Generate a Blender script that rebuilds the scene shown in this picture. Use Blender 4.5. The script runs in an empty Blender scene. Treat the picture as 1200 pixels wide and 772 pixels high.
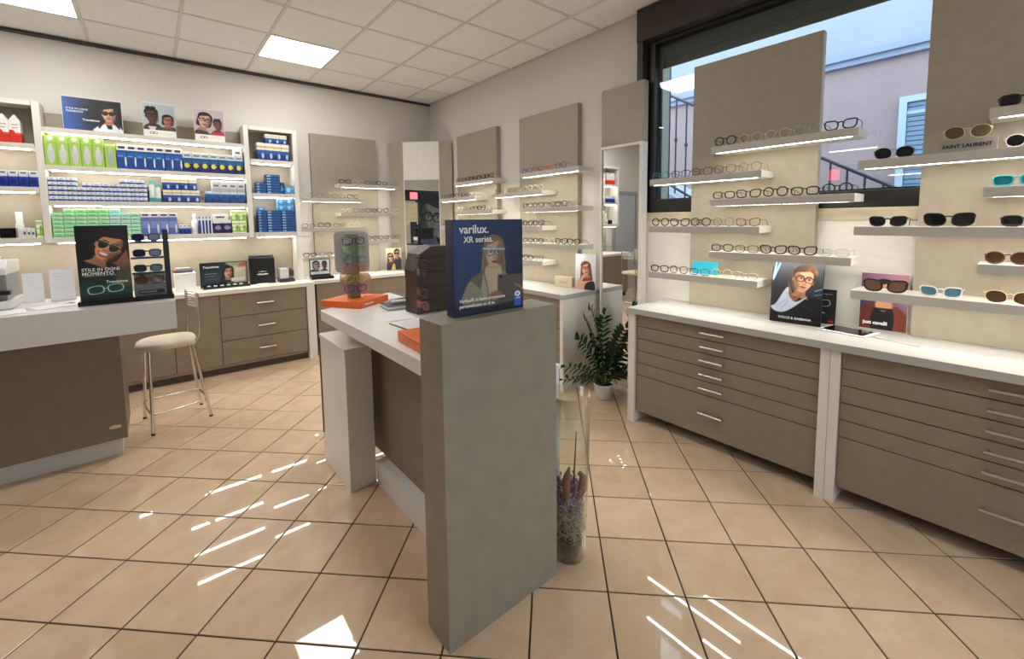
import bpy, bmesh, math, random
import numpy as np
from mathutils import Vector, Matrix, Euler
random.seed(7)
sc = bpy.context.scene
COL = sc.collection

# ------------------------------------------------------------------ camera, world, exposure
cam_d = bpy.data.cameras.new('camera'); cam = bpy.data.objects.new('camera', cam_d); COL.objects.link(cam)
cam_d.sensor_width = 36.0; cam_d.lens = 506.31 / 1200 * 36
cam_d.shift_y = -(386 - 302.05) / 1200
cam_d.clip_start = .02
def cam_matrix():
    ph, p, r = .6931, .0857, -.0121
    f = Vector((0, math.cos(p), -math.sin(p))); rt = Vector((1, 0, 0)); up = rt.cross(f)
    r2 = rt * math.cos(r) + up * math.sin(r); u2 = -rt * math.sin(r) + up * math.cos(r)
    c, s = math.cos(ph), math.sin(ph)
    W = lambda v: Vector((c * v.x + s * v.y, -(s * v.x - c * v.y), v.z))
    a, b, d = W(r2), W(u2), -W(f)
    return Matrix(((a.x, b.x, d.x, 0), (a.y, b.y, d.y, 0), (a.z, b.z, d.z, 1.478), (0, 0, 0, 1)))
cam.matrix_world = cam_matrix(); sc.camera = cam
sc.view_settings.view_transform = 'Standard'; sc.view_settings.look = 'None'
sc.view_settings.gamma = 1; sc.view_settings.use_curve_mapping = False
sc.view_settings.exposure = 0.72
sc.cycles.max_bounces = 8; sc.cycles.transparent_max_bounces = 16; sc.cycles.caustics_reflective = False; sc.cycles.caustics_refractive = False
sc.cycles.sample_clamp_indirect = 6.0
world = bpy.data.worlds.new('sky'); sc.world = world; world.use_nodes = True
bgn = world.node_tree.nodes['Background']; bgn.inputs[0].default_value = (.90, .93, 1.0, 1); bgn.inputs[1].default_value = 3.0
LED_STRENGTH = 20.0; LED_COL = (1.0, .95, .86)
PANEL_STRENGTH = 10; PANEL_COL = (1.0, .98, .95)

# ------------------------------------------------------------------ materials
def lin(c):
    c = [x / 255 for x in c]
    return tuple(x / 12.92 if x <= .04045 else ((x + .055) / 1.055) ** 2.4 for x in c) + (1,)
MATS = {}
def mat(name, col, rough=.5, metal=0, spec=.5, noise=None, bump=0, coat=0, emit=0):
    """noise = (scale vector, strength, detail): brightness variation of the colour, from the world position."""
    if name in MATS: return MATS[name]
    m = bpy.data.materials.new(name); m.use_nodes = True; nt = m.node_tree; b = nt.nodes['Principled BSDF']
    b.inputs['Base Color'].default_value = lin(col); b.inputs['Roughness'].default_value = rough
    b.inputs['Metallic'].default_value = metal; b.inputs['Specular IOR Level'].default_value = spec
    b.inputs['Coat Weight'].default_value = coat
    if emit: b.inputs['Emission Color'].default_value = lin(col); b.inputs['Emission Strength'].default_value = emit
    if noise:
        sv, st, det = noise
        g = nt.nodes.new('ShaderNodeNewGeometry'); mp = nt.nodes.new('ShaderNodeMapping'); mp.inputs['Scale'].default_value = sv
        n = nt.nodes.new('ShaderNodeTexNoise'); n.inputs['Scale'].default_value = 1; n.inputs['Detail'].default_value = det
        r = nt.nodes.new('ShaderNodeMapRange'); r.inputs[1].default_value = .3; r.inputs[2].default_value = .7
        r.inputs[3].default_value = 1 - st; r.inputs[4].default_value = 1 + st
        x = nt.nodes.new('ShaderNodeMix'); x.data_type = 'RGBA'; x.blend_type = 'MULTIPLY'; x.inputs[0].default_value = 1
        x.inputs[6].default_value = lin(col); L = nt.links
        L.new(g.outputs['Position'], mp.inputs[0]); L.new(mp.outputs[0], n.inputs['Vector']); L.new(n.outputs[0], r.inputs[0])
        L.new(r.outputs[0], x.inputs[7]); L.new(x.outputs[2], b.inputs['Base Color'])
        if bump:
            bp = nt.nodes.new('ShaderNodeBump'); bp.inputs['Strength'].default_value = bump; bp.inputs['Distance'].default_value = .002
            L.new(n.outputs[0], bp.inputs['Height']); L.new(bp.outputs[0], b.inputs['Normal'])
    MATS[name] = m; return m
def emitter(name, col, strength):
    m = bpy.data.materials.new(name); m.use_nodes = True; nt = m.node_tree; nt.nodes.clear()
    e = nt.nodes.new('ShaderNodeEmission'); e.inputs[0].default_value = col + (1,); e.inputs[1].default_value = strength
    o = nt.nodes.new('ShaderNodeOutputMaterial'); nt.links.new(e.outputs[0], o.inputs[0]); MATS[name] = m; return m
def glassy(name, tint, opac=.0, rough=.0, ior=1.45, body=None):
    """thin pane: transparent (tinted) with a Fresnel reflection, optionally mixed with a diffuse body."""
    m = bpy.data.materials.new(name); m.use_nodes = True; nt = m.node_tree; nt.nodes.clear(); L = nt.links
    t = nt.nodes.new('ShaderNodeBsdfTransparent'); t.inputs[0].default_value = lin(tint)
    g = nt.nodes.new('ShaderNodeBsdfGlossy'); g.inputs['Roughness'].default_value = rough
    lw = nt.nodes.new('ShaderNodeLayerWeight'); lw.inputs[0].default_value = .5
    pw = nt.nodes.new('ShaderNodeMath'); pw.operation = 'POWER'; pw.inputs[1].default_value = 5; L.new(lw.outputs['Facing'], pw.inputs[0])
    f = nt.nodes.new('ShaderNodeMath'); f.operation = 'MULTIPLY_ADD'; r0 = ((ior - 1) / (ior + 1)) ** 2; f.inputs[1].default_value = 1 - r0; f.inputs[2].default_value = r0; L.new(pw.outputs[0], f.inputs[0])
    mx = nt.nodes.new('ShaderNodeMixShader'); o = nt.nodes.new('ShaderNodeOutputMaterial')
    base = t
    if opac:
        d = nt.nodes.new('ShaderNodeBsdfDiffuse'); d.inputs[0].default_value = lin(body or tint)
        m2 = nt.nodes.new('ShaderNodeMixShader'); m2.inputs[0].default_value = opac
        L.new(t.outputs[0], m2.inputs[1]); L.new(d.outputs[0], m2.inputs[2]); base = m2
    L.new(f.outputs[0], mx.inputs[0]); L.new(base.outputs[0], mx.inputs[1]); L.new(g.outputs[0], mx.inputs[2]); L.new(mx.outputs[0], o.inputs[0])
    MATS[name] = m; return m

TAUPE = mat('taupe_laminate', (140, 127, 109), .48, spec=.35, noise=((16, 16, 16), .07, 6), bump=.12)
TAUPE_V = mat('taupe_panel', (160, 150, 134), .5, spec=.35, noise=((18, 18, 18), .05, 6), bump=.1)
GREY = mat('cement_laminate', (143, 136, 122), .45, spec=.4, noise=((14, 14, 14), .08, 7), bump=.15)
DESKT = mat('brown_taupe_laminate', (118, 107, 90), .42, spec=.4, noise=((14, 14, 14), .06, 6), bump=.1)
WHITE = mat('white_laminate', (226, 222, 214), .35, noise=((50, 50, 4), .025, 3))
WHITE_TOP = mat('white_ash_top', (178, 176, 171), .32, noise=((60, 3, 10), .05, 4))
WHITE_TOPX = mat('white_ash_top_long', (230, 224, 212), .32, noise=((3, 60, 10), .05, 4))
SHELFW = mat('shelf_white', (214, 210, 200), .4)
DESKW = mat('desk_white', (206, 204, 201), .25)
GLOSSW = mat('gloss_white', (232, 232, 230), .22)
PAINT = mat('wall_paint', (211, 206, 199), .7, noise=((.8, .8, .8), .015, 2))
PANELW = mat('white_wall_board', (228, 225, 216), .45, noise=((8, 8, 50), .03, 3))
STONE = mat('sill_stone', (196, 184, 160), .5, noise=((6, 9, 30), .14, 6))
CEIL = mat('mineral_tile', (244, 243, 240), .85, noise=((90, 90, 90), .09, 5), bump=.3)
TBAR = mat('ceiling_bar', (222, 218, 210), .5)
DARK = mat('dark_shadow_line_and_edge', (70, 66, 60), .6)
GROUT = mat('grout', (58, 44, 36), .8)
STEEL = mat('brushed_steel', (205, 200, 190), .28, 1)
CHROME = mat('chrome', (215, 210, 200), .16, 1)
BLACK = mat('black_plastic', (14, 14, 15), .35)
BLACKG = mat('black_gloss', (10, 10, 11), .12)
FRAMEB = mat('window_black', (24, 20, 18), .4)
BROWNB = mat('shutter_brown', (48, 38, 33), .5)
LED = emitter('led', LED_COL, LED_STRENGTH)
PANEL = emitter('light_panel', PANEL_COL, PANEL_STRENGTH)
MIRROR = mat('mirror', (235, 238, 236), .01, 1)
PANE = glassy('window_glass', (232, 240, 242), ior=1.6)
VASEG = glassy('vase_glass', (248, 250, 248), ior=1.35)
PAPER = mat('paper', (236, 236, 234), .6)
ORANGE = mat('orange_card', (226, 104, 32), .4)
CREAM = mat('cream_leather', (208, 196, 174), .5)
def tile_mat():
    m = bpy.data.materials.new('floor_tile'); m.use_nodes = True; nt = m.node_tree; L = nt.links; b = nt.nodes['Principled BSDF']
    g = nt.nodes.new('ShaderNodeNewGeometry'); oi = nt.nodes.new('ShaderNodeObjectInfo')
    add = nt.nodes.new('ShaderNodeVectorMath'); add.operation = 'MULTIPLY_ADD'
    cmb = nt.nodes.new('ShaderNodeCombineXYZ'); L.new(oi.outputs['Random'], cmb.inputs[2])
    sc_ = nt.nodes.new('ShaderNodeVectorMath'); sc_.operation = 'SCALE'; sc_.inputs['Scale'].default_value = 40
    L.new(cmb.outputs[0], sc_.inputs[0])
    va = nt.nodes.new('ShaderNodeVectorMath'); va.operation = 'ADD'; L.new(g.outputs['Position'], va.inputs[0]); L.new(sc_.outputs[0], va.inputs[1])
    n = nt.nodes.new('ShaderNodeTexNoise'); n.inputs['Scale'].default_value = 5.5; n.inputs['Detail'].default_value = 8; n.inputs['Roughness'].default_value = .62
    n.inputs['Distortion'].default_value = .8; L.new(va.outputs[0], n.inputs['Vector'])
    cr = nt.nodes.new('ShaderNodeValToRGB'); e = cr.color_ramp.elements
    e[0].position = .3; e[0].color = lin((202, 174, 145)); e[1].position = .72; e[1].color = lin((220, 196, 169))
    L.new(n.outputs[0], cr.inputs[0])
    mr = nt.nodes.new('ShaderNodeMapRange'); mr.inputs[3].default_value = .95; mr.inputs[4].default_value = 1.05; L.new(oi.outputs['Random'], mr.inputs[0])
    x = nt.nodes.new('ShaderNodeMix'); x.data_type = 'RGBA'; x.blend_type = 'MULTIPLY'; x.inputs[0].default_value = 1
    L.new(cr.outputs[0], x.inputs[6]); L.new(mr.outputs[0], x.inputs[7]); L.new(x.outputs[2], b.inputs['Base Color'])
    b.inputs['Roughness'].default_value = .018; b.inputs['Specular IOR Level'].default_value = .55
    return m
TILE = tile_mat()
def carton_mat(name, bands, spot=None, marks=(), rough=.4):
    """printed carton: horizontal colour bands by the box's own height, an oval spot and rectangular marks by its width and height."""
    if name in MATS: return MATS[name]
    m = bpy.data.materials.new(name); m.use_nodes = True; nt = m.node_tree; L = nt.links; b = nt.nodes['Principled BSDF']; b.inputs['Roughness'].default_value = rough
    tc = nt.nodes.new('ShaderNodeTexCoord'); sp = nt.nodes.new('ShaderNodeSeparateXYZ'); L.new(tc.outputs['Generated'], sp.inputs[0])
    cr = nt.nodes.new('ShaderNodeValToRGB'); cr.color_ramp.interpolation = 'CONSTANT'; el = cr.color_ramp.elements
    while len(el) < len(bands): el.new(.5)
    for e, (p, c) in zip(el, bands): e.position = p
    for e, (p, c) in zip(el, bands): e.color = lin(c)
    L.new(sp.outputs[2], cr.inputs[0]); cur = cr.outputs[0]
    def mth(op, a, b_):
        n = nt.nodes.new('ShaderNodeMath'); n.operation = op
        for i, v in enumerate((a, b_)):
            if isinstance(v, (int, float)): n.inputs[i].default_value = v
            else: L.new(v, n.inputs[i])
        return n.outputs[0]
    def over(mask, col):
        nonlocal cur
        x = nt.nodes.new('ShaderNodeMix'); x.data_type = 'RGBA'; L.new(mask, x.inputs[0]); L.new(cur, x.inputs[6]); x.inputs[7].default_value = lin(col); cur = x.outputs[2]
    for (x0, x1, z0, z1, col) in marks:
        a = mth('MULTIPLY', mth('GREATER_THAN', sp.outputs[0], x0), mth('LESS_THAN', sp.outputs[0], x1))
        c = mth('MULTIPLY', mth('GREATER_THAN', sp.outputs[2], z0), mth('LESS_THAN', sp.outputs[2], z1))
        over(mth('MULTIPLY', a, c), col)
    if spot:
        for (sx, sz, rx, rz, col) in spot:
            a = mth('POWER', mth('DIVIDE', mth('SUBTRACT', sp.outputs[0], sx), rx), 2); c = mth('POWER', mth('DIVIDE', mth('SUBTRACT', sp.outputs[2], sz), rz), 2)
            over(mth('LESS_THAN', mth('ADD', a, c), 1.0), col)
    L.new(cur, b.inputs['Base Color']); MATS[name] = m; return m
def print_mat():
    m = bpy.data.materials.new('print'); m.use_nodes = True; nt = m.node_tree; b = nt.nodes['Principled BSDF']; b.inputs['Roughness'].default_value = .38
    a = nt.nodes.new('ShaderNodeAttribute'); a.attribute_name = 'ink'; nt.links.new(a.outputs['Color'], b.inputs['Base Color']); return m
PRINT = print_mat()

# ------------------------------------------------------------------ mesh helpers
class MB:
    def __init__(s): s.v = []; s.f = []; s.sm = []
    def add(s, vs, fs, smooth=False):
        o = len(s.v); s.v += [tuple(x) for x in vs]; s.f += [tuple(o + i for i in f) for f in fs]; s.sm += [smooth] * len(fs); return s
    def box(s, x0, x1, y0, y1, z0, z1):
        x0, x1 = min(x0, x1), max(x0, x1); y0, y1 = min(y0, y1), max(y0, y1)
        return s.add([(x0, y0, z0), (x1, y0, z0), (x1, y1, z0), (x0, y1, z0), (x0, y0, z1), (x1, y0, z1), (x1, y1, z1), (x0, y1, z1)],
                     [(3, 2, 1, 0), (4, 5, 6, 7), (0, 1, 5, 4), (1, 2, 6, 5), (2, 3, 7, 6), (3, 0, 4, 7)])
    def prism(s, poly, z0, z1, plane='xy'):
        n = len(poly); P = {'xy': lambda a, b, c: (a, b, c), 'xz': lambda a, b, c: (a, c, b), 'yz': lambda a, b, c: (c, a, b)}[plane]
        vs = [P(a, b, z0) for a, b in poly] + [P(a, b, z1) for a, b in poly]
        fs = [tuple(range(n))[::-1], tuple(range(n, 2 * n))] + [(i, (i + 1) % n, n + (i + 1) % n, n + i) for i in range(n)]
        return s.add(vs, fs)
    def tube(s, pts, r, n=8, closed=False, caps=True, flat=1.0):
        pts = [Vector(p) for p in pts]; N = len(pts); rs = r if isinstance(r, (list, tuple)) else [r] * N
        vs = []; up0 = None
        for i, p in enumerate(pts):
            a = pts[(i - 1) % N] if (closed or i > 0) else p; b = pts[(i + 1) % N] if (closed or i < N - 1) else p
            t = (b - a).normalized()
            if up0 is None: up0 = Vector((0, 0, 1)) if abs(t.z) < .9 else Vector((0, 1, 0))
            sd = t.cross(up0)
            if sd.length < 1e-5: sd = t.cross(Vector((1, .1, 0)))
            sd.normalize(); u = sd.cross(t).normalized(); up0 = u
            for k in range(n):
                an = 2 * math.pi * k / n; vs.append(p + sd * math.cos(an) * rs[i] * flat + u * math.sin(an) * rs[i])
        fs = []
        for i in range(N if closed else N - 1):
            j = (i + 1) % N
            for k in range(n): fs.append((i * n + k, i * n + (k + 1) % n, j * n + (k + 1) % n, j * n + k))
        s.add(vs, fs, True)
        if caps and not closed:
            s.add([vs[k] for k in range(n)], [tuple(range(n))[::-1]]); s.add([vs[(N - 1) * n + k] for k in range(n)], [tuple(range(n))])
        return s
    def lathe(s, prof, cx=0, cy=0, n=24):
        vs = []; 
        for r, z in prof:
            for k in range(n):
                a = 2 * math.pi * k / n; vs.append((cx + r * math.cos(a), cy + r * math.sin(a), z))
        fs = [(i * n + k, i * n + (k + 1) % n, (i + 1) * n + (k + 1) % n, (i + 1) * n + k) for i in range(len(prof) - 1) for k in range(n)]
        s.add(vs, fs, True)
        if prof[0][0] > 1e-4: s.add(vs[:n], [tuple(range(n))[::-1]])
        if prof[-1][0] > 1e-4: s.add(vs[-n:], [tuple(range(n))])
        return s
    def mesh(s, name):
        me = bpy.data.meshes.new(name); me.from_pydata(s.v, [], s.f); me.polygons.foreach_set('use_smooth', s.sm); me.update(); return me
    def build(s, name, m, parent=None, bevel=0, world=True):
        """one mesh object; with a parent, world coordinates are shifted to the parent's location (parents built this way are not rotated)."""
        if parent is not None and world:
            l = parent.location
            s.v = [(x - l.x, y - l.y, z - l.z) for x, y, z in s.v]
        return link(name, s.mesh(name), m, parent, bevel)
def link(name, me, m, parent=None, bevel=0):
    o = bpy.data.objects.new(name, me); COL.objects.link(o)
    if m is not None and len(me.materials) == 0: me.materials.append(m)
    if parent is not None: o.parent = parent
    if bevel:
        b = o.modifiers.new('edge', 'BEVEL'); b.width = bevel; b.segments = 2; b.limit_method = 'ANGLE'; b.angle_limit = .6
    return o
def tag(o, label, cat, group=None):
    o['label'] = label; o['category'] = cat
    if group: o['group'] = group
    return o
def thing(name, label, cat, loc=(0, 0, 0), rz=0, group=None):
    o = bpy.data.objects.new(name, None); COL.objects.link(o); o.location = loc; o.rotation_euler = (0, 0, rz); o.empty_display_size = .05
    return tag(o, label, cat, group)
def struct(o): o['kind'] = 'structure'; return o
def solo(name, label, cat, mb, m, loc, rz=0, group=None, bevel=0):
    """a thing that is one mesh, in local coordinates."""
    o = mb.build(name, m, None, bevel); o.location = loc; o.rotation_euler = (0, 0, rz); return tag(o, label, cat, group)
ORD = ['first', 'second', 'third', 'fourth', 'fifth', 'sixth', 'seventh', 'eighth', 'ninth', 'tenth', 'eleventh', 'twelfth', 'thirteenth']
def text_mesh(s, size, extrude=.0003, align='LEFT', bold=0, spacing=1.0):
    c = bpy.data.curves.new('lettering', 'FONT'); c.body = s; c.size = size; c.extrude = extrude; c.align_x = align; c.offset = bold; c.space_character = spacing; c.resolution_u = 3
    o = bpy.data.objects.new('lettering', c); COL.objects.link(o); bpy.context.view_layer.update()
    me = bpy.data.meshes.new_from_object(o.evaluated_get(bpy.context.evaluated_depsgraph_get())); bpy.data.objects.remove(o); bpy.data.curves.remove(c)
    me.materials.clear(); return me
def letter(s, size, m, parent, loc, align='LEFT', bold=0, face='-y', spacing=1.0, name='lettering'):
    """flat lettering on a parent's front; local coordinates."""
    o = link(name, text_mesh(s, size, .0003, align, bold, spacing), m, parent); o.location = loc
    o.rotation_euler = {'-y': (math.pi / 2, 0, 0), 'up': (0, 0, 0), '-x': (math.pi / 2, 0, -math.pi / 2)}[face]; return o
INKW = mat('ink_white', (240, 240, 240), .5); INKK = mat('ink_black', (18, 18, 18), .5); INKG = mat('ink_grey', (150, 150, 150), .5); INKR = mat('ink_red', (200, 30, 30), .5)

# ------------------------------------------------------------------ the room
XW, XL, YB, YF, ZC = 3.12, -2.6, 5.55, -2.9, 3.124
WINY0, WINY1 = -1.5, 2.09
floor = struct(MB().box(XL - .1, XW + .3, YF - .1, YB + .1, -.12, -.004).build('floor', GROUT)); floor['label'] = 'glossy beige stone tile floor laid diagonally'
T, HT = .30, .30 / math.sqrt(2)
ox, oy = -.604, 3.332
def clip(poly, x0, x1, y0, y1):
    for ax, lim, sg in ((0, x0, 1), (0, x1, -1), (1, y0, 1), (1, y1, -1)):
        out = []
        for i, p in enumerate(poly):
            q = poly[(i + 1) % len(poly)]; a = (p[ax] - lim) * sg; b = (q[ax] - lim) * sg
            if a >= 0: out.append(p)
            if (a >= 0) != (b >= 0):
                t = a / (a - b); out.append((p[0] + (q[0] - p[0]) * t, p[1] + (q[1] - p[1]) * t))
        poly = out
        if not poly: break
    return poly
g = .0034
def tile_mb(poly):
    n = len(poly); cx_, cy_ = sum(p[0] for p in poly) / n, sum(p[1] for p in poly) / n; c = .0015
    ins = [(cx_ + (x - cx_) * (1 - c / .15), cy_ + (y - cy_) * (1 - c / .15)) for x, y in poly]
    b = MB(); b.add([(x, y, -.004) for x, y in poly] + [(x, y, -.001) for x, y in poly] + [(x, y, 0) for x, y in ins],
        [(i, (i + 1) % n, n + (i + 1) % n, n + i) for i in range(n)] + [(n + i, n + (i + 1) % n, 2 * n + (i + 1) % n, 2 * n + i) for i in range(n)] + [tuple(range(2 * n, 3 * n))])
    return b
h = HT - g * 1.4142
full = tile_mb([(0, -h), (h, 0), (0, h), (-h, 0)]).mesh('tile')
cells = []
fwd = Vector((.639, .769))
for a in range(-45, 46):
    for b in range(-45, 46):
        x, y = ox + (a + b) * HT, oy + (b - a) * HT + HT
        P = [(x, y - h), (x + h, y), (x, y + h), (x - h, y)]
        Q = clip(P, XL, XW, YF, YB)
        if len(Q) < 3: continue
        ar = abs(sum(Q[i][0] * Q[(i + 1) % len(Q)][1] - Q[(i + 1) % len(Q)][0] * Q[i][1] for i in range(len(Q)))) / 2
        if ar < .0004: continue
        d = Vector((x, y)); dep = d.dot(fwd); lat = abs(d.x * .769 - d.y * .639)
        vis = dep > .75 and lat < dep * 1.25 + .3
        cells.append((0 if vis else 1, dep if vis else d.length, x, y, P, Q, ar))
cells.sort(key=lambda c: c[:2])
rest = MB()
for i, (nv, dd, x, y, P, Q, ar) in enumerate(cells):
    if i < 298:
        if len(Q) == 4 and ar > 2 * h * h * .999: o = link('tile', full, TILE, floor); o.location = (x, y, 0)
        else: o = tile_mb([(qx - x, qy - y) for qx, qy in Q]).build('tile', TILE, floor, world=False); o.location = (x, y, 0)
    else:
        t = tile_mb(Q); rest.add(t.v, t.f)
o = rest.build('tiles', TILE, floor); o['kind'] = 'stuff'

# ceiling of 0.61 m mineral tiles on a bar grid
ceiling = struct(MB().box(XL - .1, XW + .3, YF - .1, YB + .1, ZC + .02, ZC + .12).build('ceiling', CEIL))
G = .6125; gx0, gy0 = .895, 4.955
xs = [XL] + [gx0 + G * k for k in range(-5, 4)] + [XW]; ys = [YB] + [gy0 - G * k for k in range(0, 13)] + [YF]
LIGHTS = set()
for cxl, cyl in ((1.2, 4.64), (1.2, 2.8), (-.65, 4.64), (-2.45, 4.64), (-.65, 2.8), (-2.45, 2.8), (1.2, -.87)): LIGHTS.add((cxl, cyl))
grid = MB()
for x in xs[1:-1]: grid.box(x - .012, x + .012, YF, YB, ZC - .004, ZC + .02)
for y in ys[1:-1]: grid.box(XL, XW, y - .012, y + .012, ZC - .0035, ZC + .02)
grid.build('ceiling_bars', TBAR, ceiling)
lk = 0
for i in range(len(xs) - 1):
    for j in range(len(ys) - 1):
        x0, x1, y1, y0 = xs[i], xs[i + 1], ys[j], ys[j + 1]
        if x1 - x0 < .03 or y1 - y0 < .03: continue
        lit = any(x0 < lx < x1 and y0 < ly < y1 for lx, ly in LIGHTS)
        if lit and x1 - x0 > .5 and y1 - y0 > .5:
            nth = 'by the back wall, ' + ('towards the mirror corner' if x0 > 0 else 'over the wall shelving' if x0 > -1.5 else 'over the door') if y0 > 4 else f'in the {ORD[j]} tile row, {ORD[i]} from the banner wall'
            t = thing('ceiling_light', f'square white LED ceiling panel {nth}', 'light', ((x0 + x1) / 2, (y0 + y1) / 2, ZC - .006), group='square ceiling panels')
            fr = MB(); w = .006
            fr.box(x0 + .013, x1 - .013, y0 + .013, y0 + .013 + w, ZC - .006, ZC + .004).box(x0 + .013, x1 - .013, y1 - .013 - w, y1 - .013, ZC - .006, ZC + .004)
            fr.box(x0 + .013, x0 + .013 + w, y0 + .013 + w, y1 - .013 - w, ZC - .006, ZC + .004).box(x1 - .013 - w, x1 - .013, y0 + .013 + w, y1 - .013 - w, ZC - .006, ZC + .004)
            fr.build('frame', TBAR, t)
            MB().box(x0 + .02, x1 - .02, y0 + .02, y1 - .02, ZC - .003, ZC + .006).build('diffuser', PANEL, t)
        else:
            z = random.uniform(-.0008, .0008)
            o = MB().box(x0 + .013 - (x0 + x1) / 2, x1 - .013 - (x0 + x1) / 2, y0 + .013 - (y0 + y1) / 2, y1 - .013 - (y0 + y1) / 2, .001 + z, .018).build('ceiling_tile', CEIL, ceiling, world=False)
            o.location = ((x0 + x1) / 2, (y0 + y1) / 2, ZC)

# walls
struct(MB().box(XL - .12, XW, YB, YB + .12, 0, ZC + .02).build('wall_back', PAINT))
struct(MB().box(-1.2, 1.3, YB - .03, YB - .001, ZC - .03, ZC - .006).box(1.3, XW, YB - .03, YB - .001, ZC - .03, ZC - .006).box(XL, -1.2, YB - .03, YB - .001, ZC - .03, ZC - .006).build('shadow_line_strip', DARK))  # dark strip standing in for the shadow line between back wall and ceiling
wl = struct(MB().box(XL - .12, XL, YF, YB, 0, ZC + .02).build('wall_left', PAINT))
wr = MB().box(XW, XW + .33, WINY1, YB + .12, 0, ZC + .02).box(XW, XW + .33, YF - .1, WINY0, 0, ZC + .02)
wr = struct(wr.build('wall_right', PAINT))
struct(MB().box(XW, XW + .33, WINY0, WINY1, 0, 1.455).build('wall_right_lower', PANELW))
# front wall with an unseen shop window, added and sized for the room's light
struct(MB().box(XL, .3, YF - .12, YF, 0, ZC + .02).box(2.6, XW, YF - .12, YF, 0, ZC + .02).box(0.3, 2.6, YF - .12, YF, 2.6, ZC + .02).box(0.3, 2.6, YF - .12, YF, 0, .3).build('wall_front', PAINT))
w2 = struct(MB().box(0.3, .36, YF - .09, YF - .03, .3, 2.6).box(2.54, 2.6, YF - .09, YF - .03, .3, 2.6).box(0.36, 2.54, YF - .09, YF - .03, 2.54, 2.6).box(0.36, 2.54, YF - .09, YF - .03, .3, .36).box(1.42, 1.48, YF - .09, YF - .03, .36, 2.54).build('unseen_front_window', FRAMEB))
MB().box(.36, 1.42, YF - .065, YF - .055, .36, 2.54).build('pane', PANE, w2); MB().box(1.48, 2.54, YF - .065, YF - .055, .36, 2.54).build('pane', PANE, w2)

# window behind the display panels
w1 = MB().box(3.135, 3.2, 1.975, WINY1, 1.53, 2.95).box(3.135, 3.2, WINY0, WINY0 + .1, 1.53, 2.95).box(3.135, 3.2, WINY0 + .1, 1.975, 1.53, 1.628).box(3.135, 3.2, WINY0 + .1, 1.975, 2.845, 2.95).box(3.135, 3.2, .2, .29, 1.628, 2.845)
w1 = struct(w1.build('window_1', FRAMEB, bevel=.004))
MB().box(3.165, 3.172, .29, 1.975, 1.628, 2.845).build('pane', PANE, w1); MB().box(3.165, 3.172, WINY0 + .1, .2, 1.628, 2.845).build('pane', PANE, w1)
MB().box(3.2, 3.215, 1.955, 1.99, 1.60, 2.86).box(3.2, 3.215, WINY0 + .1, 1.955, 1.60, 1.64).build('sash_rim', mat('rim_black', (12, 14, 16), .3), w1)
MB().box(3.05, 3.36, WINY0, 2.095, 2.955, ZC - .006).box(3.05, 3.134, WINY0, 2.095, 2.87, 2.955).build('shutter_box', BROWNB, w1, bevel=.003)
MB().box(3.062, 3.134, 2.045, 2.095, 2.1, 2.87).build('shutter_guide', BROWNB, w1)
for k in range(5): MB().box(3.27, 3.29, WINY0, 2.03, 2.69 + k * .055, 2.69 + k * .055 + .052).build('shutter_slat', mat('shutter_green_grey', (78, 82, 74), .5), w1, bevel=.004)
struct(MB().box(3.113, 3.45, WINY0, WINY1, 1.456, 1.529).build('trim_2', STONE, bevel=.003))
# outside: reveal, stair rail and the house across the court
EXTP = mat('exterior_pink_stucco', (158, 142, 147), .9, noise=((1.2, 1.2, 1.2), .06, 5)); EXTC = mat('exterior_concrete', (150, 160, 152), .9, noise=((5, 5, 2), .08, 5))
struct(MB().box(3.451, 3.47, 2.035, 2.6, 1.2, 3.3).box(3.2, 3.47, 2.035, 2.085, 1.53, 2.95).build('wall_exterior_reveal', EXTC))
we = struct(MB().box(6.0, 6.25, -4, 9, -.5, 4.6).build('wall_exterior', EXTP))
MB().box(5.90, 6.0, -4, 9, 3.17, 3.235).box(5.94, 6.0, -4, 9, 3.11, 3.17).build('cornice', mat('exterior_blue_grey', (140, 156, 184), .7), we)
MB().box(5.965, 6.0, -4, 9, 3.235, 4.6).build('upper_plaster', mat('exterior_pale_plaster', (152, 163, 184), .9, noise=((1.5, 1.5, 1.5), .05, 4)), we)
ew = MB().box(5.93, 6.0, .30, .36, 1.5, 2.68).box(5.93, 6.0, .88, .94, 1.5, 2.68).box(5.93, 6.0, .36, .88, 2.62, 2.68).box(5.93, 6.0, .36, .88, 1.5, 1.56)
ew = struct(ew.build('window_3', mat('exterior_window_frame', (170, 196, 212), .5)))
sl = mat('exterior_shutter_blue', (120, 146, 176), .5)
for k in range(22):
    o = MB().box(5.955, 5.985, .365, .875, 1.565 + k * .048, 1.565 + k * .048 + .04).build('slat', sl, ew)
MB().box(5.945, 5.96, .36, .88, 2.02, 2.05).box(5.945, 5.96, .36, .88, 2.50, 2.53).build('crossbar', MATS['exterior_window_frame'], ew)
rl = thing('stair_railing', 'dark iron stair railing seen through the big window', 'railing', (4.6, 2.71, 1.4))
RI = mat('railing_iron', (52, 60, 72), .5)
zt = lambda y: 2.866 - (2.71 - y) * .586
MB().tube([(4.6, 3.6, zt(3.6)), (4.6, -.6, zt(-.6))], .014).build('top_rail', RI, rl)
MB().tube([(4.6, 3.6, zt(3.6) - .99), (4.6, -.6, zt(-.6) - .99)], .014).build('bottom_rail', RI, rl)
for k in range(-7, 28):
    y = 2.626 - .122 * k
    if -.6 < y < 3.6: MB().tube([(4.6, y, zt(y) - 1.06), (4.6, y, zt(y))], .009, 6).build('bar', RI, rl)
for y in (2.626, 2.504): MB().lathe([(.008, zt(y) - .48), (.02, zt(y) - .465), (.02, zt(y) - .445), (.008, zt(y) - .43)], 4.6, y, 8).build('collar', RI, rl)
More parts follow.
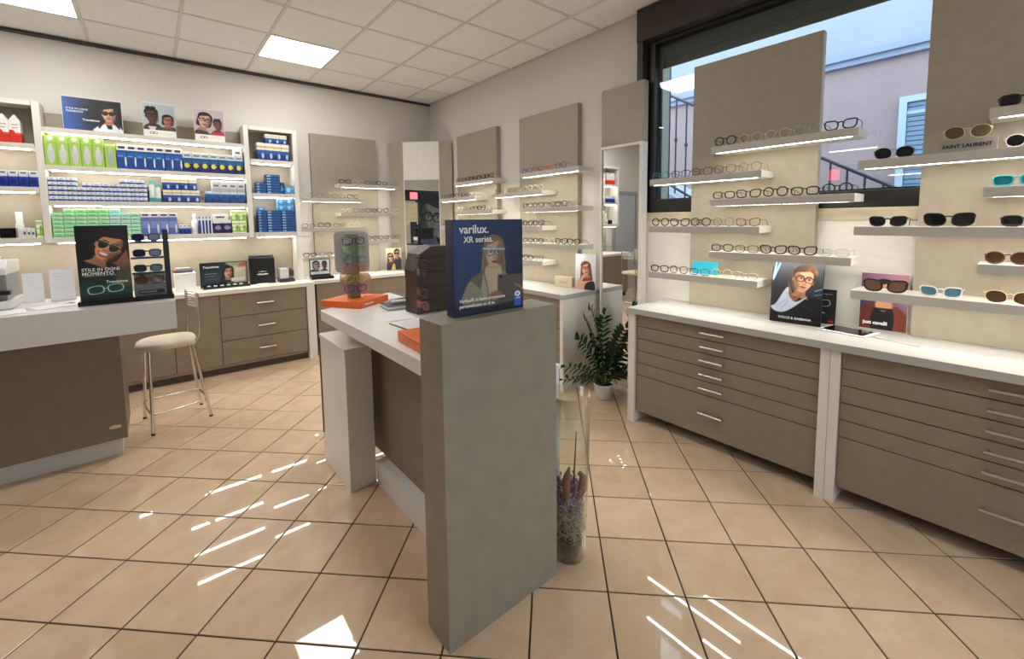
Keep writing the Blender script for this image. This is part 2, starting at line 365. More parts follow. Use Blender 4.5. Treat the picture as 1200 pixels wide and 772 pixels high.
struct(MB().prism([(3.6, zt(3.6) - 1.05), (-.6, zt(-.6) - 1.05), (-.6, -.5), (3.6, -.5)], 4.45, 5.2, 'yz').build('wall_exterior_stair', mat('exterior_stair_plaster', (170, 182, 200), .9)))
struct(MB().box(3.45, 6.0, -4, 9, -.6, -.5).build('ground_exterior', EXTC))
struct(MB().box(-8, 8, -14, YF - .12, -.2, -.1).build('ground_street', mat('street_paving', (150, 146, 140), .9)))
# door at the end of the back wall (seen in the tall mirror)
dr = struct(MB().box(-2.02, -1.96, 5.50, 5.549, 0, 2.06).box(-1.26, -1.2, 5.50, 5.549, 0, 2.06).box(-1.96, -1.26, 5.50, 5.549, 2.0, 2.06).build('door_1', mat('door_frame_grey', (150, 152, 158), .5)))
MB().box(-1.955, -1.265, 5.515, 5.547, .005, 1.995).build('door_leaf', mat('door_leaf_grey', (176, 178, 186), .45), dr)
MB().tube([(-1.34, 5.515, 1.02), (-1.34, 5.465, 1.02), (-1.46, 5.465, 1.02)], .009).build('door_handle', STEEL, dr)

# ------------------------------------------------------------------ fixed furniture
def handle(parent, a, b, off, r=.0068):
    """bar handle between points a and b, standing off its drawer by the vector off."""
    a, b, off = Vector(a), Vector(b), Vector(off); m = MB()
    m.tube([a + off, b + off], r, 8)
    d = (b - a).normalized() * .012
    m.tube([a + d, a + d + off], r * .8, 6); m.tube([b - d, b - d + off], r * .8, 6)
    return m
def fronts_x(root, xf, y0, y1, zs, hy=None, m=None, hl=.15):
    """drawer fronts facing -x at x = xf, from zs[0] (top) downward."""
    for k in range(len(zs) - 1):
        d = MB().box(xf, xf + .02, y0 + .0015, y1 - .0015, zs[k + 1] + .0025, zs[k] - .0025).build('drawer', m or TAUPE, root, bevel=.0012)
        if hy is not None:
            zh = (zs[k] + zs[k + 1]) / 2 if zs[k] - zs[k + 1] < .2 else zs[k] - .12
            handle(None, (xf, hy, zh), (xf, hy + hl, zh), (-.026, 0, 0)).build('handle', STEEL, d, world=False)
def fronts_y(root, yf, x0, x1, zs, hx=None, m=None, hl=.15, nm='drawer'):
    for k in range(len(zs) - 1):
        d = MB().box(x0 + .0015, x1 - .0015, yf, yf + .02, zs[k + 1] + .0025, zs[k] - .0025).build(nm, m or TAUPE, root, bevel=.0012)
        if hx is not None:
            zh = (zs[k] + zs[k + 1]) / 2
            handle(None, (hx, yf, zh), (hx + hl, yf, zh), (0, -.026, 0)).build('handle', STEEL, d, world=False)
def fix_children(root):
    """parts and their sub-parts were written in world coordinates: shift the sub-parts by the root's location."""
    l = root.location
    for c in root.children:
        for gch in c.children:
            if gch.get('_w') is None: gch.location = -l; gch['_w'] = 1
    for c in root.children:
        for gch in c.children:
            if gch.get('_w') is not None: del gch['_w']

# drawer counter below the big window
ct = thing('drawer_cabinet', 'long drawer cabinet of six taupe drawers below the big window', 'cabinet', (2.86, 1.23, 0))
ZD = [.803, .714, .626, .537, .447, .357, .085]
fronts_x(ct, 2.64, .667, 1.787, ZD, 1.155)
MB().box(2.62, 3.118, 1.787, 1.84, 0, .804).build('side_panel', WHITE, ct, .0015); MB().box(2.62, 3.118, .622, .665, 0, .804).build('side_panel', WHITE, ct, .0015)
MB().box(2.665, 3.118, .667, 1.785, .085, .803).build('carcass', mat('carcass_dark', (84, 74, 62), .6), ct)
fix_children(ct)
c2 = thing('drawer_cabinet', 'second drawer cabinet of six taupe drawers, under the sunglasses shelves', 'cabinet', (2.86, 0, 0))
fronts_x(c2, 2.64, -.56, .577, ZD, -.095, hl=.172)
MB().box(2.62, 3.118, .579, .6205, 0, .804).build('side_panel', WHITE, c2, .0015); MB().box(2.62, 3.118, -.605, -.562, 0, .804).build('side_panel', WHITE, c2, .0015)
MB().box(2.665, 3.118, -.56, .577, .085, .803).build('carcass', MATS['carcass_dark'], c2)
fix_children(c2)
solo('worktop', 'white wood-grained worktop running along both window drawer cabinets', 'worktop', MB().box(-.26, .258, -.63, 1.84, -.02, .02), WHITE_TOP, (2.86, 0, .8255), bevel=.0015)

# cabinet on the same wall towards the corner, with a white end panel
c3 = thing('drawer_cabinet', 'white-ended drawer cabinet on the window wall near the corner', 'cabinet', (2.87, 3.7, 0))
MB().box(2.63, 3.118, 2.50, 2.54, 0, .804).build('side_panel', WHITE, c3, .0015)
fronts_x(c3, 2.65, 2.542, 3.70, ZD, 3.05); fronts_x(c3, 2.65, 3.70, 4.86, ZD, 4.2)
MB().box(2.675, 3.118, 2.542, 4.86, .085, .803).build('carcass', MATS['carcass_dark'], c3)
fix_children(c3)
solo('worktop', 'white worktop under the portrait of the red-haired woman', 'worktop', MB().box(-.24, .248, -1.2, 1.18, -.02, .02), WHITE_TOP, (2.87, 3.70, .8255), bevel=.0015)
# corner cabinet and back-wall cabinets
c4 = thing('corner_cabinet', 'taupe corner cabinet under the slanted mirror', 'cabinet', (2.8, 5.2, 0))
MB().prism([(2.505, 5.06), (2.66, 4.89), (3.115, 4.89), (3.115, 5.545), (2.505, 5.545)], .09, .803).build('body', TAUPE, c4, .0015)
MB().prism([(2.475, 5.03), (2.632, 4.885), (3.117, 4.885), (3.117, 5.547), (2.475, 5.547)], .806, .845).build('top', WHITE_TOP, c4, .0015)
MB().prism([(2.55, 5.12), (2.70, 4.95), (3.115, 4.95), (3.115, 5.545), (2.55, 5.545)], 0, .089).build('plinth', MATS['carcass_dark'], c4)
c5 = thing('drawer_cabinet', 'low taupe drawer cabinet on the back wall below the eyeglass shelves', 'cabinet', (1.9, 5.3, 0))
ZM = [.80, .625, .45, .275, .095]
fronts_y(c5, 5.05, 1.365, 2.43, ZM, 1.8)
MB().box(2.432, 2.472, 5.03, 5.547, 0, .804).build('side_panel', WHITE, c5, .0015)
MB().box(1.365, 2.43, 5.075, 5.547, .095, .80).build('carcass', MATS['carcass_dark'], c5)
fix_children(c5)
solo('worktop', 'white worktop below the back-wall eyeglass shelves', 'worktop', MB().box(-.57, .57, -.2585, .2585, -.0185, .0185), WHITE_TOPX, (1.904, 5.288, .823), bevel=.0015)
c6 = thing('drawer_cabinet', 'taupe cabinet of three wide drawers and doors behind the chrome stool', 'cabinet', (.2, 5.26, 0))
fronts_y(c6, 4.99, .458, 1.237, [.797, .565, .335, .10], .772)
for x0, x1 in ((.098, .456), (-.262, .096), (-.62, -.264), (-.98, -.622)):
    MB().box(x0 + .0015, x1 - .0015, 4.99, 5.01, .1025, .7945).build('door', TAUPE, c6, .0012)
MB().box(1.243, 1.325, 4.97, 5.547, 0, .797).build('side_panel', WHITE, c6, .0015)
MB().box(-.98, 1.24, 5.015, 5.547, .10, .797).build('carcass', MATS['carcass_dark'], c6)
MB().box(-.98, 1.24, 5.0, 5.012, .072, .099).build('bottom_rail', TAUPE, c6); MB().box(-.98, 1.24, 5.04, 5.08, 0, .071).build('plinth', MATS['carcass_dark'], c6)
fix_children(c6)
solo('worktop', 'white worktop under the medicine-style wall shelving', 'worktop', MB().box(-1.175, 1.155, -.2885, .2885, -.02, .02), WHITE_TOPX, (.17, 5.2585, .818), bevel=.0015)

# wall shelving units
def shelving(label, x0, x1, boards, top, left, right, post=None):
    r = thing('wall_shelving', label, 'shelving', ((x0 + x1) / 2, 5.54, 1.335))
    if left: MB().box(x0, x0 + .045, 5.33, 5.547, 1.335, 2.51).build('upright', WHITE, r, .0012)
    if right: MB().box(x1 - .045, x1, 5.33, 5.547, 1.335, 2.51).build('upright', WHITE, r, .0012)
    a, b = x0 + (.046 if left else .001), x1 - (.046 if right else .001)
    MB().box(a, b, 5.530, 5.547, 1.336, 2.46 if not top else 2.47).build('back_panel', TAUPE_V, r)
    if top: MB().box(a, b, 5.33, 5.547, 2.471, 2.51).build('top_board', WHITE, r)
    for k, z in enumerate(boards):
        tk = .042 if z > 1.45 else .05
        s = MB().box(a, b, 5.335, 5.528, z - tk, z).build('shelf_board', SHELFW, r, .001)
        st = MB().box(a + .03, b - .03, 5.348, 5.376, z - tk - .008, z - tk - .0005).build('light_strip', LED, s, world=False); st.location = -r.location
    return r
shelving('broad white wall shelving with three portrait cards on top', -.70, .842, (2.31, 1.995, 1.695, 1.385), False, True, True)
shelving('narrow white wall shelving filled with flat dark blue boxes', .845, 1.31, (2.165, 1.805, 1.385), True, False, True)
shelving('narrow white wall shelving holding the red-and-white cartons', -1.14, -.702, (2.16, 1.805, 1.385), True, True, False)
solo('upright_board', 'white upright board between worktop and narrow blue-box shelving', 'panel', MB().box(-.03, .03, -.1, .1, 0, .495), WHITE, (1.28, 5.44, .839))
solo('splashback', 'beige splashback board behind the counter printer and black box', 'panel', MB().box(-1.12, 1.12, -.008, .008, 0, .49), TAUPE_V, (.125, 5.54, .839))

# display panels on the walls
solo('wall_board', 'taupe wall panel on the back wall above the low cabinet', 'panel', MB().box(-.40, .40, -.025, .025, 0, 1.69), TAUPE_V, (1.895, 5.523, .843), bevel=.0015)
solo('wall_board', 'taupe wall panel beside the slanted corner mirror', 'panel', MB().box(-.029, .029, -.41, .41, 0, 1.70), TAUPE_V, (3.089, 4.35, .846), bevel=.0015)
solo('wall_board', 'taupe wall panel next to the portrait of the red-haired woman', 'panel', MB().box(-.029, .029, -.41, .41, 0, 1.70), TAUPE_V, (3.089, 3.13, .846), bevel=.0015)
solo('wall_board', 'tall taupe panel standing in front of the big window', 'panel', MB().box(-.025, .025, -.39, .39, 0, 1.71), TAUPE_V, (3.085, 1.225, .846), bevel=.0015)
solo('wall_board', 'tall taupe panel behind the sunglasses shelves', 'panel', MB().box(-.025, .025, -.5, .5, 0, 1.74), TAUPE_V, (3.085, -.117, .846), bevel=.0015)

ROWN = ['topmost', 'second', 'third', 'fourth', 'fifth', 'lowest']
ROWZ = [1.945, 1.768, 1.602, 1.425, 1.258, 1.086]
SHELVES = {}
def wall_shelf(axis, a0, a1, ztop, where, row):
    """a glowing display shelf; axis 'y' = on the window wall (runs along y, front x 2.86), 'x' = on the back wall (runs along x, front y 5.30)."""
    L = a1 - a0; th = .046
    if axis == 'y':
        r = thing('display_shelf', f'white glowing shelf, {ROWN[row]} of six, {where}', 'shelf', (2.96, (a0 + a1) / 2, ztop - th), -math.pi / 2, 'glowing eyeglass shelves')
        dep = .20
    else:
        r = thing('display_shelf', f'white glowing shelf, {ROWN[row]} of six, {where}', 'shelf', ((a0 + a1) / 2, 5.398, ztop - th), 0, 'glowing eyeglass shelves'); dep = .20
    w = L / 2
    MB().box(-w, w, -dep / 2 + .004, dep / 2, .004, th).build('board', SHELFW, r, .001, world=False)
    MB().box(-w, w, -dep / 2, -dep / 2 + .0035, .0, th - .001).build('front_edge', mat('shelf_front_shaded_grey', (186, 181, 172), .45), r, world=False)  # front edge greyer than the board: its shade is put into the colour
    MB().box(-w + .03, w - .03, -dep / 2 + .005, -dep / 2 + .027, .0004, .0036).build('light_strip', LED, r, world=False)
    SHELVES[(where, row)] = (axis, a0, a1, ztop); return r
A, B_, C_, D_, M_ = 'on the panel beside the corner mirror', 'on the panel beside the red-haired portrait', 'on the window panel', 'on the sunglasses panel', 'on the back-wall panel'
for k in range(6):
    wall_shelf('y', *((3.77, 4.54) if k % 2 == 0 else (4.10, 4.865)), ROWZ[k], A, k)
    wall_shelf('y', *((2.53, 3.30) if k % 2 == 0 else (2.99, 3.755)), ROWZ[k], B_, k)
    wall_shelf('y', *((.61, 1.38) if k % 2 == 0 else (1.07, 1.835)), ROWZ[k], C_, k)
    wall_shelf('y', *((-.62, .15) if k % 2 == 0 else (-.17, .605)), ROWZ[k], D_, k)
    wall_shelf('x', *((1.75, 2.48) if k % 2 == 0 else (1.31, 2.035)), ROWZ[k], M_, k)

# tall mirror on the window wall
wm = thing('wall_mirror', 'tall narrow mirror with a taupe board above it, beside the window', 'mirror', (3.08, 2.225, 0))
MB().box(3.05, 3.115, 2.02, 2.435, 2.10, 2.575).build('top_panel', TAUPE_V, wm, .0015)
fm = MB().box(3.035, 3.115, 2.02, 2.045, .0, 2.098).box(3.035, 3.115, 2.42, 2.435, .0, 2.098).box(3.035, 3.115, 2.045, 2.42, 2.075, 2.098).box(3.035, 3.115, 2.045, 2.42, 0, .03)
fm.build('mirror_frame', WHITE, wm, .001)
MB().box(3.046, 3.06, 2.045, 2.42, .03, 2.075).build('mirror_glass', MIRROR, wm)
# slanted mirror board across the corner
A2, B2 = Vector((2.462, 5.528)), Vector((3.10, 4.925)); D2 = (B2 - A2).normalized(); L2 = (B2 - A2).length
cm = thing('corner_mirror', 'slanted corner board with a white door above a mirror', 'mirror', (A2.x, A2.y, .848), math.atan2(D2.y, D2.x))
bx = lambda a, b, y0, y1, z0, z1: MB().box(a * L2, b * L2, y0, y1, z0, z1)
bx(.03, .235, 0, .013, 0, 1.675).build('side_panel', TAUPE_V, cm, .001, world=False); bx(.79, .985, 0, .013, 0, 1.675).build('side_panel', TAUPE_V, cm, .001, world=False)
bx(.237, .788, .002, .013, 1.185, 1.68).build('upper_panel', WHITE, cm, .001, world=False)
bx(.237, .788, .006, .013, 0, 1.183).build('mirror_glass', MIRROR, cm, world=False)
e = bx(.237, .247, -.003, .0055, 0, 1.183); e.box(.778 * L2, .788 * L2, -.003, .0055, 0, 1.183).build('mirror_edge', WHITE, cm, world=False)

# island desk with the tall end panel
isl = thing('island_desk', 'free-standing white fitting desk with a tall grey end panel', 'desk', (1.0, 2.0, 0))
MB().box(.69, 1.213, 1.19, 1.338, 0, 1.148).build('end_panel', GREY, isl, .0025)
MB().prism([(.757, 1.339), (1.345, 1.339), (1.345, 3.06), (1.30, 3.06), (.757, 2.74)], .888, .95).build('desk_top', GLOSSW, isl, .0015)
MB().box(.955, .985, 1.339, 2.70, .135, .887).build('divider', TAUPE, isl)
MB().box(.897, .986, 1.339, 2.305, 0, .134).build('plinth', GLOSSW, isl, .001)
p1 = thing('pedestal', 'white drawer pedestal under the island desk, towards the stool', 'pedestal', (.82, 2.54, 0))
MB().box(.747, .893, 2.307, 2.76, 0, .78).build('body', GLOSSW, p1, .0015); MB().box(.745, .895, 2.304, 2.764, .7805, .803).build('top', GLOSSW, p1, .001)
MB().box(.7435, .7465, 2.745, 2.762, .18, .778).build('edge_strip', DARK, p1)
MB().box(.749, .891, 2.3045, 2.3066, .075, .774).build('drawer_front', GLOSSW, p1)
p2 = thing('pedestal', 'white pedestal behind the tall grey end panel, beside the glass vase', 'pedestal', (1.32, 1.6, 0))
MB().box(1.262, 1.397, 1.352, 1.80, 0, .80).build('body', GLOSSW, p2, .0015); MB().box(1.258, 1.402, 1.347, 1.804, .8005, .82).build('top', GLOSSW, p2, .001)

# reception desk
ds = thing('reception_desk', 'white-topped reception desk with a brown front, beside the stool', 'desk', (-.8, 3.8, 0))
MB().box(-1.75, .086, 3.45, 4.12, .822, 1.0).build('desk_top', DESKW, ds, .0015)
MB().box(-1.70, -.20, 3.60, 3.62, .138, .821).build('front_panel', DESKT, ds, .001)
MB().box(-1.70, -.201, 3.622, 4.05, .138, .821).build('body', TAUPE, ds, .001)
MB().box(-1.68, -.232, 3.70, 4.0, 0, .137).build('plinth', DESKW, ds, .001)
bd = MB(); N = 20
bd.prism([(-.254 + .03 * math.cos(2 * math.pi * i / N), .223 + .0125 * math.sin(2 * math.pi * i / N)) for i in range(N)], 3.597, 3.5995, 'xz'); bd.build('badge', CHROME, ds)

# bar stool
st = thing('bar_stool', 'chrome bar stool with a padded cream seat and slatted low back', 'stool', (.06, 4.13, 0))
LEG = [((-.085, 3.885, 0), (-.07, 3.96, .575)), ((-.133, 4.275, 0), (-.10, 4.24, .575)), ((.222, 4.30, 0), (.165, 4.27, .575)), ((.262, 3.985, 0), (.185, 3.99, .575))]
for a, b in LEG:
    MB().tube([a, Vector(a).lerp(Vector(b), .5), b], .0105, 10).build('leg', CHROME, st)
for a, b in LEG:
    MB().lathe([(.0125, 0), (.0125, .012)], a[0], a[1], 10).build('foot_cap', BLACK, st)
ringp = [Vector(a).lerp(Vector(b), .24) for a, b in LEG]
rp = []
for i in range(4):
    p, q, r0 = ringp[i], ringp[(i + 1) % 4], ringp[i - 1]
    c = (ringp[0] + ringp[1] + ringp[2] + ringp[3]) / 4
    rp += [p + (c - p) * .03, p.lerp(q, .12) + (p.lerp(q, .12) - c) * .03, p.lerp(q, .5) + (p.lerp(q, .5) - c) * .06, p.lerp(q, .88) + (p.lerp(q, .88) - c) * .03]
MB().tube(rp, .007, 8, closed=True).build('foot_ring', CHROME, st)
seat = MB(); prof = [(.97, .578), (1.0, .586), (1.005, .604), (.97, .620), (.86, .629), (.5, .634), (.0, .635)]
base = [(-.155, 4.13), (-.150, 4.02), (-.10, 3.945), (.0, 3.93), (.12, 3.94), (.19, 3.96), (.215, 4.04), (.215, 4.14), (.21, 4.25), (.17, 4.315), (.06, 4.33), (-.07, 4.32), (-.14, 4.25)]
cxs, cys = sum(p[0] for p in base) / len(base), sum(p[1] for p in base) / len(base); n_ = len(base)
vs = [(cxs + (x - cxs) * s_, cys + (y - cys) * s_, z) for s_, z in prof[:-1] for x, y in base] + [(cxs, cys, .635)]
fs = [(i * n_ + k, i * n_ + (k + 1) % n_, (i + 1) * n_ + (k + 1) % n_, (i + 1) * n_ + k) for i in range(len(prof) - 2) for k in range(n_)]
fs += [((len(prof) - 2) * n_ + k, (len(prof) - 2) * n_ + (k + 1) % n_, (len(prof) - 1) * n_) for k in range(n_)] + [tuple(range(n_))[::-1]]
so = seat.add(vs, fs, True).build('seat', CREAM, st); sb = so.modifiers.new('round', 'SUBSURF'); sb.levels = 2; sb.render_levels = 2
P_, Q_ = [(.185, 4.0, .575), (.222, 4.005, .64), (.235, 4.01, .80), (.232, 4.015, .96)], [(.150, 4.28, .575), (.172, 4.295, .64), (.180, 4.30, .80), (.176, 4.30, .96)]
MB().tube(P_ , .009, 10).build('back_post', CHROME, st); MB().tube(Q_, .009, 10).build('back_post', CHROME, st)
for k in range(6):
    z = .842 + k * .0225
    MB().tube([(.234, 4.012, z), (.222, 4.15, z), (.178, 4.298, z)], .0055, 8).build('back_slat', CHROME, st)

# ------------------------------------------------------------------ printed pictures (ink stored as a colour attribute on the print's own grid)
def catmull(pts, k=6, closed=True):
    P = np.array(pts, float); n = len(P); out = []
    for i in range(n if closed else n - 1):
        p0, p1, p2, p3 = (P[(i - 1) % n], P[i], P[(i + 1) % n], P[(i + 2) % n]) if closed else (P[max(i - 1, 0)], P[i], P[i + 1], P[min(i + 2, n - 1)])
        for t in np.linspace(0, 1, k, endpoint=False):
            out.append(.5 * ((2 * p1) + (-p0 + p2) * t + (2 * p0 - 5 * p1 + 4 * p2 - p3) * t * t + (-p0 + 3 * p1 - 3 * p2 + p3) * t ** 3))
    return np.array(out)
class Pic:
    """a picture of width 1 and height h; colours are sRGB 0-255."""
    def __init__(s, h, n=110):
        s.h = h; s.nx = n; s.ny = max(8, int(n * h)); x = np.linspace(0, 1, s.nx); y = np.linspace(0, h, s.ny)
        s.X, s.Y = [a.ravel() for a in np.meshgrid(x, y)]; s.C = np.zeros((len(s.X), 3)); s.px = 1.0 / n; s.org = (0, 0, 1, 0)
    def at(s, cx, cy, sc_=1, rot=0): s.org = (cx, cy, sc_, math.radians(rot)); return s
    def loc(s):
        cx, cy, k, r = s.org; x, y = s.X - cx, s.Y - cy; c, q = math.cos(r), math.sin(r)
        return (x * c + y * q) / k, (-x * q + y * c) / k, s.px / k
    def mix(s, a, col):
        s.C += (np.array(col, float) - s.C) * np.clip(a, 0, 1)[:, None]
    def fill(s, col): s.C[:] = col
    def grad(s, c0, c1, p0, p1):
        d = np.array(p1, float) - p0; t = np.clip(((s.X - p0[0]) * d[0] + (s.Y - p0[1]) * d[1]) / (d @ d), 0, 1)
        s.C = (1 - t)[:, None] * np.array(c0, float) + t[:, None] * np.array(c1, float)
    def poly(s, pts, col, soft=0, smooth=False, op=1):
        P = catmull(pts) if smooth else np.array(pts, float); x, y, px = s.loc()
        lo, hi = P.min(0) - 3 * px - soft, P.max(0) + 3 * px + soft; m = (x > lo[0]) & (x < hi[0]) & (y > lo[1]) & (y < hi[1])
        if not m.any(): return s
        xm, ym = x[m], y[m]; d2 = np.full(len(xm), 1e9); ins = np.zeros(len(xm), bool)
        for i in range(len(P)):
            a, b = P[i], P[(i + 1) % len(P)]; e = b - a; L = e @ e + 1e-12
            t = np.clip(((xm - a[0]) * e[0] + (ym - a[1]) * e[1]) / L, 0, 1); d2 = np.minimum(d2, (xm - a[0] - t * e[0]) ** 2 + (ym - a[1] - t * e[1]) ** 2)
            cr = (a[1] > ym) != (b[1] > ym); ins ^= cr & (xm < (b[0] - a[0]) * (ym - a[1]) / (b[1] - a[1] + 1e-12) + a[0])
        sd = np.sqrt(d2) * np.where(ins, 1, -1); al = np.zeros(len(x)); al[m] = np.clip(sd / (px * .9 + soft) + .5, 0, 1) * op; s.mix(al, col); return s
    def rect(s, x0, y0, x1, y1, col, soft=0, op=1): return s.poly([(x0, y0), (x1, y0), (x1, y1), (x0, y1)], col, soft, False, op)
    def ell(s, cx, cy, rx, ry, col, rot=0, soft=0, op=1):
        x, y, px = s.loc(); c, q = math.cos(math.radians(rot)), math.sin(math.radians(rot)); dx, dy = x - cx, y - cy
        u, v = (dx * c + dy * q) / rx, (-dx * q + dy * c) / ry; r = np.sqrt(u * u + v * v)
        s.mix(np.clip((1 - r) * min(rx, ry) / (px * .9 + soft) + .5, 0, 1) * op, col); return s
    def ring(s, cx, cy, rx, ry, w, col, rot=0, p=2):
        x, y, px = s.loc(); c, q = math.cos(math.radians(rot)), math.sin(math.radians(rot)); dx, dy = x - cx, y - cy
        u, v = np.abs(dx * c + dy * q) / rx, np.abs(-dx * q + dy * c) / ry; r = (u ** p + v ** p) ** (1 / p)
        s.mix(np.clip((w / 2 - np.abs(r - 1) * min(rx, ry)) / (px * .9) + .5, 0, 1), col); return s
    def line(s, pts, w, col, smooth=False, op=1):
        P = catmull(pts, 6, False) if smooth else np.array(pts, float)
        if smooth: P = np.vstack([P, pts[-1]])
        x, y, px = s.loc(); d2 = np.full(len(x), 1e9)
        for a, b in zip(P[:-1], P[1:]):
            e = b - a; L = e @ e + 1e-12; t = np.clip(((x - a[0]) * e[0] + (y - a[1]) * e[1]) / L, 0, 1); d2 = np.minimum(d2, (x - a[0] - t * e[0]) ** 2 + (y - a[1] - t * e[1]) ** 2)
        s.mix(np.clip((w / 2 - np.sqrt(d2)) / (px * .9) + .5, 0, 1) * op, col); return s
    def mesh(s, W):
        me = bpy.data.meshes.new('print'); H = W * s.h; n = s.nx * s.ny
        co = np.stack([s.X * W - W / 2, np.zeros(n), s.Y * W], 1).astype(np.float32)
        i = np.arange(n).reshape(s.ny, s.nx); q = np.stack([i[:-1, :-1], i[:-1, 1:], i[1:, 1:], i[1:, :-1]], -1).reshape(-1, 4)
        me.vertices.add(n); me.vertices.foreach_set('co', co.ravel()); me.loops.add(q.size); me.loops.foreach_set('vertex_index', q.ravel().astype(np.int32))
        me.polygons.add(len(q)); me.polygons.foreach_set('loop_start', np.arange(0, q.size, 4, dtype=np.int32)); me.update(calc_edges=True)
        a = me.color_attributes.new('ink', 'FLOAT_COLOR', 'POINT'); c = np.clip(s.C / 255, 0, 1); c = np.where(c <= .04045, c / 12.92, ((c + .055) / 1.055) ** 2.4)
        a.data.foreach_set('color', np.concatenate([c, np.ones((n, 1))], 1).astype(np.float32).ravel()); return me
def mul(c, k): return tuple(max(0, min(255, v * k)) for v in c)
def head(p, cx, cy, r, skin, hair, rot=0, style='short', specs=None, lips=(170, 70, 70), turn=0, smile=False, specs_col=(15, 15, 18), shade=.62, lean=1):
    """a face: half its height is r; turn shifts the features to one side; shade darkens the side away from the light."""
    p.at(cx, cy, r, rot); t = turn
    if style == 'long': p.poly([(-.85, .3), (-.8, .9), (-.3, 1.28), (.35, 1.25), (.85, .85), (.95, 0), (1.0, -1.0), (1.05, -1.9), (.5, -2.0), (-.6, -2.0), (-1.15, -1.9), (-1.0, -.9)], hair, .05, True)
    elif style == 'bob': p.poly([(-.9, .2), (-.8, .95), (-.2, 1.25), (.45, 1.2), (.9, .75), (.95, 0), (.85, -.75), (.5, -.9), (-.5, -.9), (-.9, -.7)], hair, .05, True)
    elif style == 'curls':
        for k in range(26):
            a = k * 2.4; q = .55 + .45 * ((k * 37) % 10) / 10; p.ell(1.0 * q * math.cos(a), .35 + 1.0 * q * abs(math.sin(a)) - (.4 if k % 3 == 0 else 0), .34, .34, mul(hair, .8 + .4 * ((k * 13) % 7) / 7), soft=.08)
    p.poly([(-.36, -.45), (.36, -.45), (.42, -1.15), (.75, -1.5), (-.75, -1.5), (-.42, -1.15)], mul(skin, .78), .04)
    face = [(0, -1.0), (.3, -.88), (.55, -.52), (.66, -.1), (.68, .35), (.58, .75), (.3, .98), (0, 1.02), (-.3, .98), (-.58, .75), (-.68, .35), (-.66, -.1), (-.55, -.52), (-.3, -.88)]
    p.ell(-.7 , -.02, .1, .2, mul(skin, .85)); p.ell(.7, -.02, .1, .2, mul(skin, .8))
    p.poly(face, skin, .02, True)
    sx = 1 if lean > 0 else -1
    p.poly([(sx * .72, .9), (sx * .72, -.6), (sx * .35, -.98), (sx * .18, -.5), (sx * .34, -.1), (sx * .3, .5)], mul(skin, shade), .22, True, op=.75)
    p.ell(-sx * .3 + t * .2, -.18, .22, .2, mul(skin, 1.12), soft=.25, op=.6)
    for k in (-1, 1):
        ex = k * .3 + t * .22
        p.line([(ex - .2, .33), (ex, .40), (ex + .2, .33)], .07, mul(hair, .8), True)
        p.ell(ex, .14, .13, .06, (196, 184, 174)); p.ell(ex + t * .05, .14, .07, .075, (40, 28, 22)); p.line([(ex - .17, .16), (ex, .225), (ex + .17, .16)], .045, (35, 22, 20), True)
        p.ell(ex, .27, .2, .08, mul(skin, .75), soft=.08, op=.6)
    nx = t * .34
    p.poly([(nx - .06, .15), (nx + .06, .15), (nx + .15, -.26), (nx, -.33), (nx - .15, -.26)], mul(skin, .86), .09, True, op=.8)
    p.line([(nx - .13, -.28), (nx, -.34), (nx + .13, -.28)], .05, mul(skin, .55), True); p.ell(nx - .02, -.12, .04, .14, mul(skin, 1.2), soft=.08, op=.6)
    mx = t * .28
    if smile:
        p.poly([(mx - .33, -.45), (mx, -.5), (mx + .33, -.45), (mx + .18, -.72), (mx, -.78), (mx - .18, -.72)], lips, .02, True); p.poly([(mx - .25, -.5), (mx + .25, -.5), (mx + .14, -.64), (mx - .14, -.64)], (240, 236, 230), .02, True)
    else:
        p.ell(mx, -.53, .23, .06, mul(lips, .85)); p.ell(mx, -.6, .19, .065, lips); p.line([(mx - .23, -.555), (mx, -.57), (mx + .23, -.555)], .03, mul(lips, .45), True)
    p.ell(mx, -.76, .16, .05, mul(skin, .75), soft=.1, op=.6)
    if style in ('long', 'bob', 'short'):
        p.poly([(-.74, .15), (-.82, .75), (-.42, 1.22), (.2, 1.28), (.72, .95), (.78, .15), (.66, .55), (.42, .86), (-.1, .72), (-.5, .62), (-.66, .45)], hair, .03, True)
    if style == 'short': p.poly([(-.5, .7), (-.45, 1.3), (.1, 1.42), (.6, 1.2), (.62, .75), (.2, .88)], mul(hair, 1.15), .05, True)
    if style == 'braids':
        p.poly([(-.74, .2), (-.8, .8), (-.3, 1.2), (.3, 1.2), (.8, .8), (.74, .2), (.55, .68), (0, .8), (-.55, .68)], hair, .03, True)
        for k in range(5): p.ell(-.5 + k * .25, 1.2 + .1 * (k % 2), .13, .22, mul(hair, .8 + .2 * (k % 2)), soft=.04)
    if style in ('long',): p.line([(-.6, .6), (-.85, -.2), (-.95, -1.5)], .22, mul(hair, 1.1), True, .9); p.line([(.6, .6), (.85, -.2), (.95, -1.5)], .22, hair, True, .9)
    if specs:
        for k in (-1, 1):
            ex = k * .34 + t * .22
            if specs == 'sun': p.poly([(ex - .31, .28), (ex, .34), (ex + .31, .28), (ex + .28, -.02), (ex + .1, -.16), (ex - .1, -.16), (ex - .28, -.02)], specs_col, .015, True); p.line([(ex - .16, .2), (ex + .05, .02)], .05, (90, 90, 95), op=.5)
            elif specs == 'avi':
                p.poly([(ex - .3, .28), (ex, .33), (ex + .3, .28), (ex + .3, -.03), (ex + .08, -.26), (ex - .14, -.24), (ex - .3, 0)], (190, 176, 120), .0, True); p.poly([(ex - .26, .25), (ex, .29), (ex + .26, .25), (ex + .26, -.02), (ex + .07, -.21), (ex - .13, -.2), (ex - .26, 0)], specs_col, .01, True); p.line([(ex - .18, .16), (ex + .1, .18)], .06, (80, 110, 90), op=.5)
            else: p.ring(ex, .1, .29, .22, .06, specs_col, p=3)
